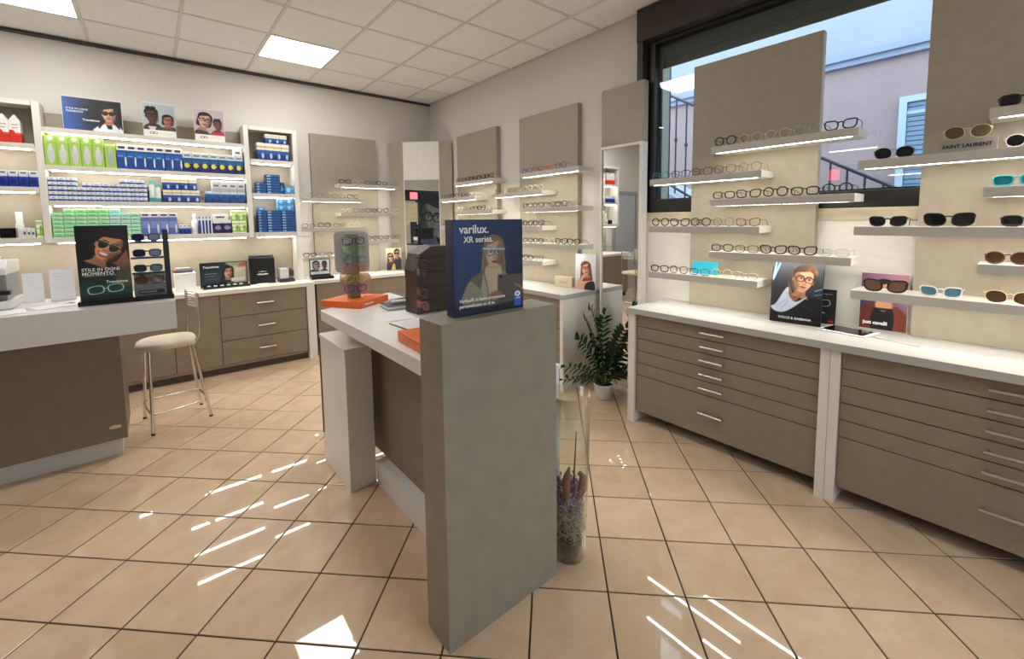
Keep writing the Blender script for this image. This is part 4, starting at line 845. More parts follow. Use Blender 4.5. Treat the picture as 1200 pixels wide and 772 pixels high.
# narrow unit of red-and-white cartons
REDM = MB(); REDM.v = []
def milk(label, x0, x1, z0, z1, m):
    w, hh = x1 - x0, z1 - z0
    mb = MB(); b = [(-w / 2, -.05), (w / 2, -.05), (w / 2, .05), (-w / 2, .05)]; zz = hh * .78
    mb.add([(x, y, 0) for x, y in b] + [(x, y, zz) for x, y in b] + [(-w * .06, -.05, hh * .96), (w * .06, -.05, hh), (w * .06, .05, hh), (-w * .06, .05, hh * .96)],
           [(3, 2, 1, 0), (0, 1, 5, 4), (1, 2, 6, 5), (2, 3, 7, 6), (3, 0, 4, 7), (4, 5, 9, 8), (6, 7, 11, 10), (5, 6, 10, 9), (7, 4, 8, 11), (8, 9, 10, 11)])
    return solo('carton', label, 'box', mb, m, ((x0 + x1) / 2, 5.41, z0), group='red-and-white cartons')
for k in range(4): milk(f'red-and-white gable-topped carton, {ORD[k]} from the broad shelving', -.775 - .065 - k * .066 + .0005, -.775 - k * .066, 2.1603, 2.39, M_RED)
for k in range(6): carton(f'royal blue and white carton in the red-carton unit, {ORD[k]} from the broad shelving', -.755 - k * .0575, -.6985 - .0 - k * .0575 - .003, 1.8053, 1.94, M_RB, 'royal blue and white cartons')
bt = MB().box(-.024, .024, -.018, .018, 0, .12).box(-.02, .02, -.015, .015, .12, .215)
solo('bottle', 'white pump bottle with a wide cap in the red-carton unit', 'bottle', bt, PAPER, (-.848, 5.44, 1.3853), bevel=.006)
solo('case', 'black glossy box in the red-carton unit', 'box', MB().box(-.045, .045, -.04, .04, 0, .083), BLACKG, (-.905, 5.386, 1.3853), bevel=.006)
for k in range(3): carton(f'small white box in the red-carton unit, {ORD[k]} from the black glossy box', -.825 + k * .0245, -.802 + k * .0245, 1.3853, 1.47 - k * .004, M_WB, 'small white boxes')
carton('small lime-topped box nearest the broad shelving in the red-carton unit', -.747, -.708, 1.3853, 1.53, M_LW, 'small boxes on the wall shelving')

# ------------------------------------------------------------------ eyeglasses
def outline(shape, a, b, side, n=20):
    pts = []
    for i in range(n):
        t = 2 * math.pi * i / n; c, s_ = math.cos(t), math.sin(t); q = {'rect': 3.4, 'round': 2.1, 'cat': 2.7, 'avi': 2.2, 'oval': 2.3, 'bigcat': 2.7, 'panto': 2.3}[shape]
        x = a * math.copysign(abs(c) ** (2 / q), c); z = b * math.copysign(abs(s_) ** (2 / q), s_)
        o_ = x / a * side
        if shape in ('cat', 'bigcat'): z += b * .34 * max(0, o_) ** 2 * (1 if s_ > 0 else .35); x += a * .06 * side * (s_ > 0)
        if shape == 'avi': x -= a * .16 * side * (s_ < 0) * abs(s_); z -= b * .18 * (s_ < 0) * max(0, o_ + .4) * abs(s_)
        if shape == 'panto': x *= 1 - .12 * (s_ < 0) * abs(s_)
        if shape == 'rect': x *= 1 - .07 * (s_ < 0) * abs(s_)
        pts.append((x, z))
    return pts
SH = {'rect': (.0290, .0215, .0212), 'round': (.0275, .0262, .0215), 'cat': (.0300, .0232, .0212), 'avi': (.0325, .0265, .020), 'oval': (.0285, .0215, .0215), 'bigcat': (.036, .029, .022), 'panto': (.0285, .025, .0215)}
GM = {}
def glasses_meshes(shape, r, temple_r, fold=False):
    key = (shape, r, temple_r, fold)
    if key in GM: return GM[key]
    a, b, half = SH[shape]; cx_ = a + half * .48; fr = MB(); le = []
    zc = b + r + .0005
    for sd in (-1, 1):
        o = outline(shape, a, b, sd); fr.tube([(sd * cx_ + x, abs(sd * cx_ + x) ** 2 * .9, zc + z) for x, z in o], r, 6, closed=True)
        lm = MB(); o2 = outline(shape, a * .985, b * .985, sd); n = len(o2)
        lm.add([(sd * cx_ + x, abs(sd * cx_ + x) ** 2 * .9 - .0006, zc + z) for x, z in o2] + [(sd * cx_ + x, abs(sd * cx_ + x) ** 2 * .9 + .0006, zc + z) for x, z in o2], [tuple(range(n)), tuple(range(2 * n - 1, n - 1, -1))] + [(i, n + i, n + (i + 1) % n, (i + 1) % n) for i in range(n)])
        le.append(lm.mesh('lens'))
    bz = zc + b * .42; xi = cx_ - a * .93
    fr.tube([(-xi, .0002, bz), (-xi * .4, 0, bz + .004), (xi * .4, 0, bz + .004), (xi, .0002, bz)], r * .95, 6)
    te = []
    xo = cx_ + a + r * .5; yo = xo ** 2 * .9; tz = zc + b * (.62 if 'cat' in shape else .48)
    for sd in (-1, 1):
        fr.tube([(sd * (xo - .004), yo - .001, tz), (sd * (xo + .003), yo + .002, tz)], max(r, .0022), 6)
        tm = MB().tube([(sd * (xo + .003), yo + .003, tz), (sd * (xo + .005), yo + .045, tz), (sd * (xo + .002), yo + .09, tz - .003), (sd * (xo - .004), yo + .115, tz * .62), (sd * (xo - .008), yo + .135, .003)], [temple_r, temple_r, temple_r, temple_r * 1.1, temple_r * .9], 5)
        if fold:
            k_ = .006 if sd < 0 else .010
            tm = MB().tube([(sd * (xo + .003), yo + .003, tz), (sd * xo, yo + k_, tz), (-sd * xo * .55, yo + k_ + .002, tz - .002), (-sd * xo * .85, yo + k_ + .001, tz - .016)], [temple_r] * 4, 5)
        te.append(tm.mesh('temple'))
    GM[key] = (fr.mesh('front_frame'), le, te, 2 * xo); return GM[key]
CL = glassy('clear_lens', (252, 253, 252), .0, ior=1.3)
LENS = {'clear': CL, 'dark': mat('lens_dark', (22, 22, 26), .1, spec=.6), 'brown': mat('lens_brown', (74, 50, 32), .12, spec=.6), 'grad': mat('lens_brown_fade', (120, 92, 70), .12), 'blue': mat('lens_blue_fade', (92, 138, 160), .12), 'navy': mat('lens_navy', (26, 30, 66), .12), 'green': mat('lens_green', (24, 50, 42), .12), 'teal': mat('lens_teal_mirror', (40, 140, 170), .1, .6), 'olive': mat('lens_olive', (92, 82, 60), .1, .2)}
def fm_(n, c, rough=.25, metal=0): return mat('frame_' + n, c, rough, metal)
TORT = fm_('tortoise', (84, 50, 28)); 
FR = {'black': fm_('black', (14, 14, 15)), 'tort': TORT, 'gold': fm_('gold', (226, 206, 158), .3, .6), 'silver': fm_('silver', (186, 188, 190), .25, 1), 'gun': fm_('gunmetal', (70, 70, 74), .3, 1), 'crystal': fm_('crystal', (214, 214, 208), .15), 'brown': fm_('brown', (70, 44, 30)), 'blue': fm_('blue', (40, 80, 170)), 'red': fm_('red', (180, 40, 40)), 'orange': fm_('orange', (224, 110, 40)), 'teal': fm_('teal', (30, 140, 150)), 'green': fm_('green', (90, 190, 90)), 'purple': fm_('purple', (110, 60, 140)), 'pink': fm_('pink', (220, 130, 150)), 'navy': fm_('navy', (24, 34, 90)), 'white': fm_('white', (232, 232, 230)), 'yellow': fm_('yellow', (214, 190, 50))}
ADJ = {'black': 'black', 'tort': 'tortoiseshell', 'gold': 'thin gold', 'silver': 'thin silver', 'gun': 'thin dark metal', 'crystal': 'clear-framed', 'brown': 'dark brown', 'white': 'white'}
def glasses(label, loc, rz, shape, col, lens='clear', group=None, r=None, name='eyeglasses', tcol=None, rx=0, fold=False):
    thin = col in ('gold', 'silver', 'gun'); r = r or (.0017 if thin else (.0038 if col == 'black' else .0025))
    fr, le, te, w = glasses_meshes(shape, r, .0009 if thin else .0018, fold)
    t = thing(name, label, 'sunglasses' if name == 'sunglasses' else 'eyeglasses', loc, rz, group)
    if rx: t.rotation_euler = (rx, 0, rz)
    def part(n, me, m):
        o = bpy.data.objects.new(n, me); COL.objects.link(o); o.parent = t
        if len(me.materials) == 0: me.materials.append(m)
        o.material_slots[0].link = 'OBJECT'; o.material_slots[0].material = m
    part('front_frame', fr, FR[col])
    for l in le: part('lens', l, LENS[lens])
    for m_ in te: part('temple', m_, FR[tcol or col])
    return t
def row(where, k, specs, n=None, short='', off=.077, step=.1525, start=0):
    axis, a0, a1, z = SHELVES[(where, k)]
    N = len(specs)
    for i, sp_ in enumerate(specs):
        if sp_ is None: continue
        shape, col, *rest_ = sp_; lens = rest_[0] if rest_ else 'clear'
        lab = f'{ADJ.get(col, col)} {"sunglasses" if lens != "clear" else "eyeglasses"}, {ORD[i]} from the {"room corner" if axis == "y" else "wall shelving"}, {ROWN[k]} shelf {short}'
        nm = 'sunglasses' if lens != 'clear' else 'eyeglasses'; jit = random.uniform(-.03, .03)
        gp = f'{nm} on the {ROWN[k]} shelf {short}'
        if axis == 'y': loc = (2.884, a1 - off - i * step, z); rz = -math.pi / 2 + jit
        else: loc = (a0 + off + i * step, 5.32, z); rz = jit
        glasses(lab, loc, rz, shape, col, lens, gp, name=nm)
s_ = 'on the window panel'
row(C_, 0, [('round', 'black'), ('round', 'gold'), ('panto', 'gold'), ('round', 'silver'), ('cat', 'black')], short=s_)
row(C_, 1, [('rect', 'teal'), ('rect', 'navy'), ('cat', 'tort'), ('panto', 'brown'), ('round', 'gun')], short=s_)
row(C_, 2, [('rect', 'black'), ('cat', 'black'), ('round', 'black'), ('rect', 'black'), ('round', 'black')], short=s_)
row(C_, 3, [('round', 'black'), ('cat', 'black'), ('panto', 'black'), ('round', 'gun'), ('cat', 'brown')], short=s_)
row(C_, 4, [('rect', 'black'), ('rect', 'brown'), ('cat', 'black'), ('cat', 'black'), ('rect', 'crystal')], short=s_)
row(C_, 5, [('rect', 'black'), ('panto', 'brown'), ('rect', 'blue'), ('round', 'gold'), ('oval', 'silver')], short=s_)
s_ = 'beside the red-haired portrait'
row(B_, 0, [('rect', 'blue'), ('round', 'red'), ('rect', 'orange'), ('round', 'purple'), ('rect', 'silver')], short=s_)
row(B_, 1, [('rect', 'gun'), None, None, ('round', 'crystal'), ('round', 'silver')], short=s_)
row(B_, 2, [('rect', 'black'), ('rect', 'black'), ('cat', 'tort'), ('rect', 'black'), ('round', 'silver')], short=s_)
row(B_, 3, [('rect', 'gun'), ('rect', 'black'), ('rect', 'brown'), ('cat', 'black'), ('cat', 'black')], short=s_)
row(B_, 4, [('rect', 'black'), ('rect', 'black'), ('panto', 'gold'), ('cat', 'black'), ('cat', 'black')], short=s_)
row(B_, 5, [('round', 'gun'), ('panto', 'silver'), ('cat', 'brown'), ('rect', 'black'), ('round', 'gun')], short=s_)
s_ = 'beside the corner mirror'
row(A, 0, [('rect', 'brown'), ('cat', 'tort'), ('rect', 'black'), ('rect', 'black'), ('cat', 'black')], short=s_)
row(A, 1, [('rect', 'brown'), ('round', 'tort'), ('rect', 'brown'), ('rect', 'black'), ('rect', 'crystal')], short=s_)
row(A, 2, [('round', 'gold'), ('rect', 'brown'), ('rect', 'black'), ('cat', 'black'), ('rect', 'crystal')], short=s_)
row(A, 3, [('rect', 'gun'), ('rect', 'black'), ('cat', 'black')], short=s_)
s_ = 'on the back-wall panel'
row(M_, 0, [('rect', 'black'), ('round', 'gold'), ('rect', 'tort'), ('rect', 'black'), ('rect', 'silver')], short=s_)
row(M_, 1, [('oval', 'silver'), ('round', 'gun'), ('rect', 'brown'), ('rect', 'black')], short=s_, step=.175)
row(M_, 2, [('oval', 'silver'), ('rect', 'tort'), ('rect', 'black'), ('cat', 'black'), ('oval', 'gold')], short=s_)
row(M_, 3, [('rect', 'brown'), ('round', 'black'), ('rect', 'tort'), ('round', 'gold')], short=s_, step=.175)
row(M_, 4, [('rect', 'gun'), ('rect', 'black'), ('rect', 'black'), ('rect', 'black'), ('round', 'tort')], short=s_)
row(M_, 5, [('rect', 'black'), ('rect', 'brown'), ('rect', 'black')], short=s_, step=.175)
def sun(label, y, row_, shape, col, lens, r=.0034, x=2.89, dz=0, rz=-math.pi / 2, tcol=None):
    z = ROWZ[row_] + dz; return glasses(label, (x, y, z), rz, shape, col, lens, 'sunglasses on display', r, 'sunglasses', tcol)
sun('dark rectangular aviator sunglasses at the window end of the sunglasses shelves', .468, 1, 'avi', 'gun', 'dark', .0012, rz=-1.45)
sun('gold-rimmed olive sunglasses standing on the lettered grey block', .215, 1, 'avi', 'gold', 'olive', .0012, dz=.062, rz=-1.45)
sun('white-rimmed round sunglasses beyond the lettered grey block', .03, 1, 'round', 'white', 'dark', .002)
sun('thick black sunglasses on the topmost sunglasses shelf', .055, 0, 'rect', 'black', 'dark', .0042)
sun('teal mirrored sunglasses on the third sunglasses shelf', .055, 2, 'rect', 'teal', 'teal', .0032)
sun('black cat-eye sunglasses at the window end of the fourth shelf', .475, 3, 'cat', 'black', 'dark')
sun('wide black cat-eye sunglasses with metal temples on the fourth shelf', .255, 3, 'bigcat', 'black', 'dark', .0036, tcol='gold')
sun('thick black sunglasses at the far end of the fourth shelf', .02, 3, 'rect', 'black', 'dark', .0042)
sun('large tortoiseshell sunglasses on the fifth sunglasses shelf', .062, 4, 'round', 'tort', 'brown', .0036)
sun('large black rounded sunglasses in front of the purple card', .47, 5, 'bigcat', 'black', 'grad', .004, rz=-1.50)
sun('white sunglasses with pale blue lenses on the lowest shelf', .265, 5, 'cat', 'white', 'blue', .0032)
sun('gold-rimmed brown sunglasses on the lowest shelf', .045, 5, 'avi', 'gold', 'brown', .0014)

# small props on the shelves
bl = solo('name_block', 'grey block lettered with a fashion house name under the olive sunglasses', 'sign', MB().box(-.095, .095, -.03, .03, 0, .06), mat('block_grey', (150, 144, 134), .4), (2.925, .215, ROWZ[1]), -math.pi / 2, bevel=.001)
letter('SAINT LAURENT', .0215, INKK, bl, (0, -.0306, .022), 'CENTER', .0007)
solo('cloth_card', 'bright turquoise cloth card on the lowest window-panel shelf', 'card', MB().box(-.09, .09, -.004, .004, 0, .088), mat('turquoise_cloth', (48, 186, 206), .7), (2.985, 1.464, ROWZ[5]), -math.pi / 2, bevel=.002)
solo('name_block', 'beige box on the second shelf beside the red-haired portrait', 'box', MB().box(-.085, .085, -.035, .035, 0, .052), mat('block_beige', (170, 156, 122), .5), (2.93, 3.47, ROWZ[1]), -math.pi / 2, bevel=.002)
nb = solo('name_block', 'cream block with small lettering on the far worktop', 'box', MB().box(-.10, .10, -.03, .03, 0, .098), mat('block_cream', (206, 194, 160), .5), (2.99, 2.815, .846), -1.45, bevel=.002)
scr = MB()
for k in range(9): scr.box(-.045 + k * .0105, -.038 + k * .0105, -.0308, -.0302, .04, .052)
scr.build('lettering', INKG, nb, world=False)
# tablet and its pen on the window worktop
tbz = thing('tablet', 'white tablet computer lying on the window worktop', 'tablet', (2.915, .62, .846), math.radians(80))
MB().box(-.115, .115, -.085, .085, 0, .0075).build('body', GLOSSW, tbz, .003, world=False); MB().box(-.098, .098, -.073, .073, .0076, .0081).build('screen', BLACKG, tbz, world=False)
solo('ruler', 'thin grey strip lying beside the tablet on the window worktop', 'ruler', MB().box(-.10, .10, -.006, .006, 0, .004), mat('strip_grey', (196, 194, 188), .5), (2.845, .412, .846), math.atan2(-.164, -.048))

# things on the back-wall worktop
wb = solo('storage_box', 'white square box on the worktop behind the sunglasses rack', 'box', MB().prism([(-.078, 0), (.078, 0), (.085, .18), (-.085, .18)], -.09, .09, 'xz'), PAPER, (.215, 5.22, .8385), bevel=.004)
pr_ = thing('label_printer', 'small dark grey device lying on the white square box', 'device', (.20, 5.22, 1.0195), .1)
MB().box(-.075, .075, -.06, .06, 0, .03).build('body', mat('device_grey', (96, 98, 102), .4), pr_, .006, world=False); MB().box(-.05, .06, -.04, .05, .0305, .045).build('lid', mat('device_light', (168, 170, 172), .3), pr_, .004, world=False); MB().box(-.074, -.05, -.0615, -.0605, .008, .022).build('label', INKR, pr_, world=False)
bb = thing('case_box', 'tall black presentation box with a winged emblem on the worktop', 'box', (.885, 5.30, .8385), math.radians(-2))
MB().box(-.118, .118, -.06, .06, 0, .275).build('body', BLACK, bb, .003, world=False); MB().box(-.112, .112, -.03, .058, .276, .305).build('lid', mat('lid_grey', (92, 94, 98), .4), bb, .003, world=False)
e_ = MB(); e_.prism([(-.055, .105), (-.02, .112), (0, .104), (.02, .112), (.055, .105), (.05, .098), (.0, .094), (-.05, .098)], -.0612, -.0606, 'xz'); e_.prism([(-.02, .132), (0, .136), (.02, .132), (.02, .128), (-.02, .128)], -.0612, -.0606, 'xz')
for sd in (-1, 1): e_.prism([(sd * .026, .128), (sd * .032, .136), (sd * .038, .128)][::sd], -.0612, -.0606, 'xz')
e_.build('emblem', INKW, bb, world=False)
solo('lens_tray', 'white lens ring tray lying in front of the black presentation box', 'tray', MB().lathe([(.055, 0), (.06, .004), (.058, .012), (.04, .012), (.038, .006), (0, .006)]), PAPER, (.86, 5.13, .8385))
dv = thing('lens_meter', 'grey and white optical measuring device beside the white corner post', 'device', (1.11, 5.26, .8385), .05)
MB().box(-.075, .075, -.07, .07, 0, .035).build('base', mat('device_dark', (50, 50, 54), .4), dv, .006, world=False); MB().box(-.07, .02, -.05, .06, .0355, .15).build('body', mat('device_white', (206, 206, 202), .4), dv, .01, world=False)
MB().box(.021, .07, -.055, .05, .06, .125).build('head', MATS['device_dark'], dv, .008, world=False); MB().lathe([(.02, .126), (.02, .14), (.0, .142)], .045, 0).build('eyepiece', BLACK, dv, world=False)

# reception desk things
pt = thing('card_printer', 'white and dark grey countertop printer at the end of the reception desk', 'printer', (-.81, 3.93, 1.001))
MB().box(-.16, .155, -.17, .17, 0, .05).build('base', GLOSSW, pt, .006, world=False); MB().box(-.15, .14, -.13, .17, .0505, .20).build('body', mat('printer_grey', (150, 150, 150), .4), pt, .006, world=False)
MB().prism([(-.17, .2005), (.17, .2005), (.17, .275), (-.12, .29), (-.17, .24)], -.155, .15, 'yz').build('lid', GLOSSW, pt, .006, world=False)
MB().box(-.14, .10, -.10, .10, .2885, .291).build('window', BLACKG, pt, world=False) ; MB().box(-.13, .16, -.185, -.1305, .085, .11).build('tray', BLACK, pt, .006, world=False); MB().box(-.12, .09, -.134, -.1305, .125, .19).build('front_plate', mat('printer_dark', (70, 72, 74), .4), pt, .002, world=False)
MB().box(.01, .07, -.1805, -.131, .055, .08).build('paper_slip', PAPER, pt, world=False)
def sign(label, x0, x1, y, z1, seed):
    w = x1 - x0; p = Pic((z1 - 1.001) / w, 70); p.fill((238, 238, 240))
    for k in range(7): scribble(p, .15, p.h * (.85 - k * .09), .8 if k % 3 else .6, .012, (170, 172, 178), seed + k)
    return card('notice_card', label, 'notice', ((x0 + x1) / 2, y, 1.0005), math.radians(4), w, z1 - 1.001, p, -.07, .004, group=None)
sign('white printed notice between the printer and the taller notice', -.645, -.555, 4.02, 1.185, 3)
sign('white printed notice standing beside the sunglasses rack', -.522, -.408, 3.98, 1.205, 23)
def sheet(label, x, y, z, w, l, rz, seed, m=PAPER, name='paper_sheet'):
    o = MB().box(-w / 2, w / 2, -l / 2, l / 2, 0, .0012).build(name, m); o.location = (x, y, z); o.rotation_euler = (0, 0, rz); tag(o, label, 'paper')
    p = Pic(l / w, 60); p.fill((238, 238, 238))
    for k in range(9): scribble(p, .1, p.h * (.9 - k * .09), .9 if k % 4 else .5, .012, (150, 156, 172), seed + k)
    q = link('print', p.mesh(w * .98), PRINT, o); q.rotation_euler = (-math.pi / 2, 0, 0); q.location = (0, -l * .49, .0016); return o
sheet('printed paper sheet on the reception desk in front of the notices', -.47, 3.72, 1.0008, .21, .148, .5, 1)
sheet('second printed paper sheet at the edge of the reception desk', -.70, 3.62, 1.0008, .24, .18, .2, 31)
sheet('folded leaflet lying between notices and sunglasses rack', -.40, 3.86, 1.0008, .10, .15, -.6, 51)
# sunglasses rack with the smiling woman
rk = thing('sunglasses_rack', 'black counter rack with a smiling woman and shelves of sunglasses', 'display', (-.139, 3.66, 1.001))
MB().box(-.225, .225, -.09, .06, 0, .026).build('base', BLACKG, rk, .002, world=False)
pb = MB().box(-.213, .022, -.066, -.05, .0265, .478).build('poster_board', BLACK, rk, .001, world=False)
p = Pic(.45 / .232, 120); p.grad((12, 66, 58), (5, 5, 7), (.5, .2), (.5, .85)); p.rect(0, 0, 1, .14, (5, 12, 12), .1)
p.poly([(.7, .4), (.78, 1.0), (.9, 1.25), (1.02, 1.2), (1.02, .4)], (128, 96, 52), .06, True, .8); p.ell(.55, 1.52, .46, .38, (14, 9, 9), 0, .06); p.ell(.85, 1.35, .28, .34, (18, 11, 10), 20, .06)
p.poly([(.6, 1.1), (.8, .82), (.98, .9), (.95, 1.3), (.8, 1.4)], (136, 88, 62), .04, True)
head(p, .60, 1.37, .35, (206, 142, 104), (20, 12, 10), -30, 'bob', 'avi', (156, 40, 40), turn=-.1, smile=True, specs_col=(16, 34, 28), shade=.5)
p.at(0, 0); p.rect(0, 0, 1, .9, (10, 52, 46), .2, .35); scribble(p, .1, .63, .72, .02, (190, 200, 196), 3); p.ring(.30, .27, .15, .10, .016, (190, 210, 205), 8, 3); p.ring(.68, .30, .15, .10, .016, (190, 210, 205), 8, 3); p.line([(.44, .29), (.54, .31)], .016, (190, 210, 205))
q = link('print', p.mesh(.232), PRINT, pb); q.location = (-.0955, -.0668, .027)
letter('STILE IN OGNI', .026, INKW, pb, (-.198, -.0672, .205), bold=.0002); letter('MOMENTO', .028, INKW, pb, (-.198, -.0672, .180), bold=.0003); letter('Transitions', .022, INKW, pb, (-.095, -.0672, .128), bold=.0003)
MB().box(.188, .218, -.03, .0, .0265, .448).build('post', BLACK, rk, .002, world=False)
MB().box(.03, .187, -.045, .02, .0265, .10).build('drawer_block', mat('rack_grey', (96, 98, 104), .35), rk, .002, world=False); lb = MB().box(.05, .18, -.0475, -.0455, .04, .062).build('name_plate', BLACK, rk, world=False)
scr = MB()
for k in range(10): scr.box(.058 + k * .0085, .064 + k * .0085, -.0482, -.0477, .047, .054)
scr.build('lettering', INKG, lb, world=False)
RZ = [.375, .275, .178]
for z in RZ: MB().box(.026, .187, -.05, .02, z - .012, z).build('shelf', mat('rack_shelf', (18, 20, 44), .3), rk, .001, world=False)
fl_ = MB().box(.03, .187, .021, .027, .101, .166).build('picture_strip', PAPER, rk, world=False)
p = Pic(.4, 70); p.fill((206, 200, 180)); rr = random.Random(5)
for k in range(22): p.ell(rr.random(), rr.random() * .4, .07, .04, rr.choice([(120, 150, 70), (196, 70, 50), (214, 206, 190), (90, 60, 40), (170, 190, 120)]), rr.random() * 180, .02)
q = link('print', p.mesh(.157), PRINT, fl_); q.location = (.1085, .0205, .102)
for lab, z, ln, c_ in (('topmost navy sunglasses on the counter rack', RZ[0], 'navy', 'navy'), ('blue-black sunglasses on the second shelf of the counter rack', RZ[1], 'navy', 'black'), ('dark green sunglasses on the third shelf of the counter rack', RZ[2], 'green', 'black'), ('tortoiseshell sunglasses lowest on the counter rack', .10, 'brown', 'tort')):
    glasses(lab, (-.139 + .1065, 3.66 - .038, 1.001 + z), 0, 'rect', c_, ln, 'sunglasses on the counter rack', .003, 'sunglasses', fold=True)
mon = thing('monitor', 'white-backed monitor on the reception desk, seen in the tall mirror', 'monitor', (-1.25, 3.85, 1.001), .5)
MB().box(-.24, .24, -.012, .012, .10, .40).build('screen_housing', GLOSSW, mon, .004, world=False); MB().box(-.03, .03, .012, .03, .02, .22).build('stem', STEEL, mon, world=False); MB().box(-.10, .10, -.06, .09, 0, .012).build('base', STEEL, mon, .003, world=False); MB().box(-.225, .225, .0125, .0135, .125, .385).build('screen', BLACKG, mon, world=False)

# island desk things
ob = solo('orange_box', 'orange square box under the revolving eyeglass column', 'base', MB().box(-.15, .15, -.145, .145, 0, .042), ORANGE, (.995, 2.80, .9505), math.radians(32), bevel=.003)
scr = MB()
for k in range(8): scr.box(-.10 + k * .011, -.092 + k * .011, -.1458, -.1452, .016, .026)
scr.build('lettering', INKW, ob, world=False)
col = thing('eyeglass_column', 'grey column with smoky clear plates holding coloured eyeglasses', 'display', (.985, 2.80, .993), 0)
MB().box(-.032, .032, -.032, .032, 0, .412).build('post', mat('column_taupe', (130, 118, 100), .5), col, .002, world=False)
AC = glassy('smoky_acrylic', (225, 222, 222), .6, ior=1.3, body=(205, 203, 206)); AC2 = glassy('pink_acrylic', (240, 230, 226), .5, ior=1.3, body=(226, 212, 208))
def rounded(x0, x1, z0, z1, r=.03):
    o = []
    for cx_, cz_, a0 in ((x1 - r, z1 - r, 0), (x0 + r, z1 - r, 90), (x0 + r, z0 + r, 180), (x1 - r, z0 + r, 270)):
        for k in range(5): a = math.radians(a0 + k * 22.5); o.append((cx_ + r * math.cos(a), cz_ + r * math.sin(a)))
    return o
MB().prism(rounded(-.10, .125, .165, .425), .034, .038, 'xz').build('acrylic_plate', AC, col, world=False); MB().prism(rounded(-.075, .02, .035, .17), .034, .038, 'xz').build('acrylic_plate', AC2, col, world=False); MB().prism(rounded(.022, .13, .01, .15), .034, .038, 'xz').build('acrylic_plate', AC2, col, world=False)
for k, (lab, z, c_, sh_) in enumerate((('navy', .345, 'navy', 'rect'), ('green', .285, 'green', 'cat'), ('teal', .225, 'teal', 'rect'), ('orange', .165, 'orange', 'rect'), ('yellow', .105, 'yellow', 'rect'), ('dark purple', .04, 'purple', 'rect'))):
    glasses(f'{lab} eyeglasses on the revolving column, {ORD[5 - k]} from its base', (.985, 2.80 - .037, .993 + z), 0, sh_, c_, 'clear', 'eyeglasses on the revolving column', .0026, fold=True)
sheet('printed form lying on the island desk beside the grey booklet', 1.02, 2.27, .9508, .18, .24, -.2, 71)
cb = solo('clipboard', 'red-edged board of forms on the island desk beside the brown rack', 'clipboard', MB().box(-.12, .12, -.165, .165, 0, .005), mat('board_red_edge', (150, 92, 88), .6), (1.045, 1.95, .9505), .06)
p = Pic(1.38, 90); p.fill((236, 236, 236))
for k in range(14): scribble(p, .06, 1.28 - k * .09, .94 if k % 3 else .5, .014, (120, 124, 136), 200 + k)
for k in range(4): p.rect(.62, .1 + k * .3, .92, .24 + k * .3, (214, 216, 222)); p.line([(.64, .13 + k * .3), (.78, .22 + k * .3), (.9, .14 + k * .3)], .012, (60, 64, 84))
q = link('form', p.mesh(.232), PRINT, cb); q.rotation_euler = (-math.pi / 2, 0, 0); q.location = (.004, -.156, .0054)
bk = thing('booklet', 'grey closed catalogue lying on the island desk', 'book', (1.16, 2.50, .9505), -.12)
MB().box(-.10, .10, -.08, .08, 0, .004).build('back_cover', mat('book_grey', (96, 98, 106), .4), bk, world=False); MB().box(-.097, .099, -.078, .078, .0042, .020).build('page_block', PAPER, bk, world=False); MB().box(-.10, .10, -.08, .08, .0202, .024).build('front_cover', MATS['book_grey'], bk, .001, world=False)
cal = thing('calculator', 'light grey desk calculator lying on top of the grey catalogue', 'calculator', (1.165, 2.505, .975), -.2)
MB().box(-.06, .06, -.045, .045, 0, .018).build('body', mat('calc_light', (186, 186, 184), .4), cal, .004, world=False); MB().box(-.05, .05, .015, .038, .0182, .0195).build('display_window', BLACKG, cal, world=False)
for i in range(5):
    for j in range(2): MB().box(-.05 + i * .021, -.034 + i * .021, -.035 + j * .022, -.02 + j * .022, .0182, .021).build('key', PAPER, cal, world=False)
solo('phone', 'black mobile phone lying behind the grey catalogue', 'phone', MB().box(-.04, .04, -.075, .075, 0, .009), BLACKG, (1.29, 2.68, .9505), .1, bevel=.003)
sheet('white leaflet behind the orange base on the island desk', 1.27, 2.88, .9508, .12, .17, .1, 91)
solo('orange_box', 'orange box at the edge of the island desk behind the tall end panel', 'box', MB().box(-.07, .07, -.16, .16, 0, .045), ORANGE, (.872, 1.62, .9505), math.radians(-4), bevel=.003)
br = thing('eyeglass_rack', 'dark brown wooden rack of eyeglasses behind the blue lens box', 'display', (1.255, 2.27, .9505), 0)
WOODD = mat('rack_dark_wood', (52, 35, 26), .4, noise=((12, 12, 60), .25, 5))
prev = [(-.125, .0), (-.118, .17), (-.125, .25), (-.10, .345), (-.03, .385), (.12, .385), (.12, 0)]
MB().prism(prev, -.06, .09, 'xz').build('body', WOODD, br, .003, world=False)
for z in (.06, .15, .24, .32): MB().box(-.127, .118, -.0625, -.0603, z, z + .006).build('groove_strip', BLACK, br, world=False)
for k, (z, c_) in enumerate(((.045, 'red'), (.115, 'tort'), (.225, 'black'), (.275, 'gun'))):
    glasses(f'{ADJ.get(c_, c_)} eyeglasses hung on the brown wooden rack, {ORD[k]} from the bottom', (1.255 - .134, 2.134, .9505 + z), -math.pi / 2, 'rect', c_, 'clear', 'eyeglasses on the brown rack', .0024, tcol='black')

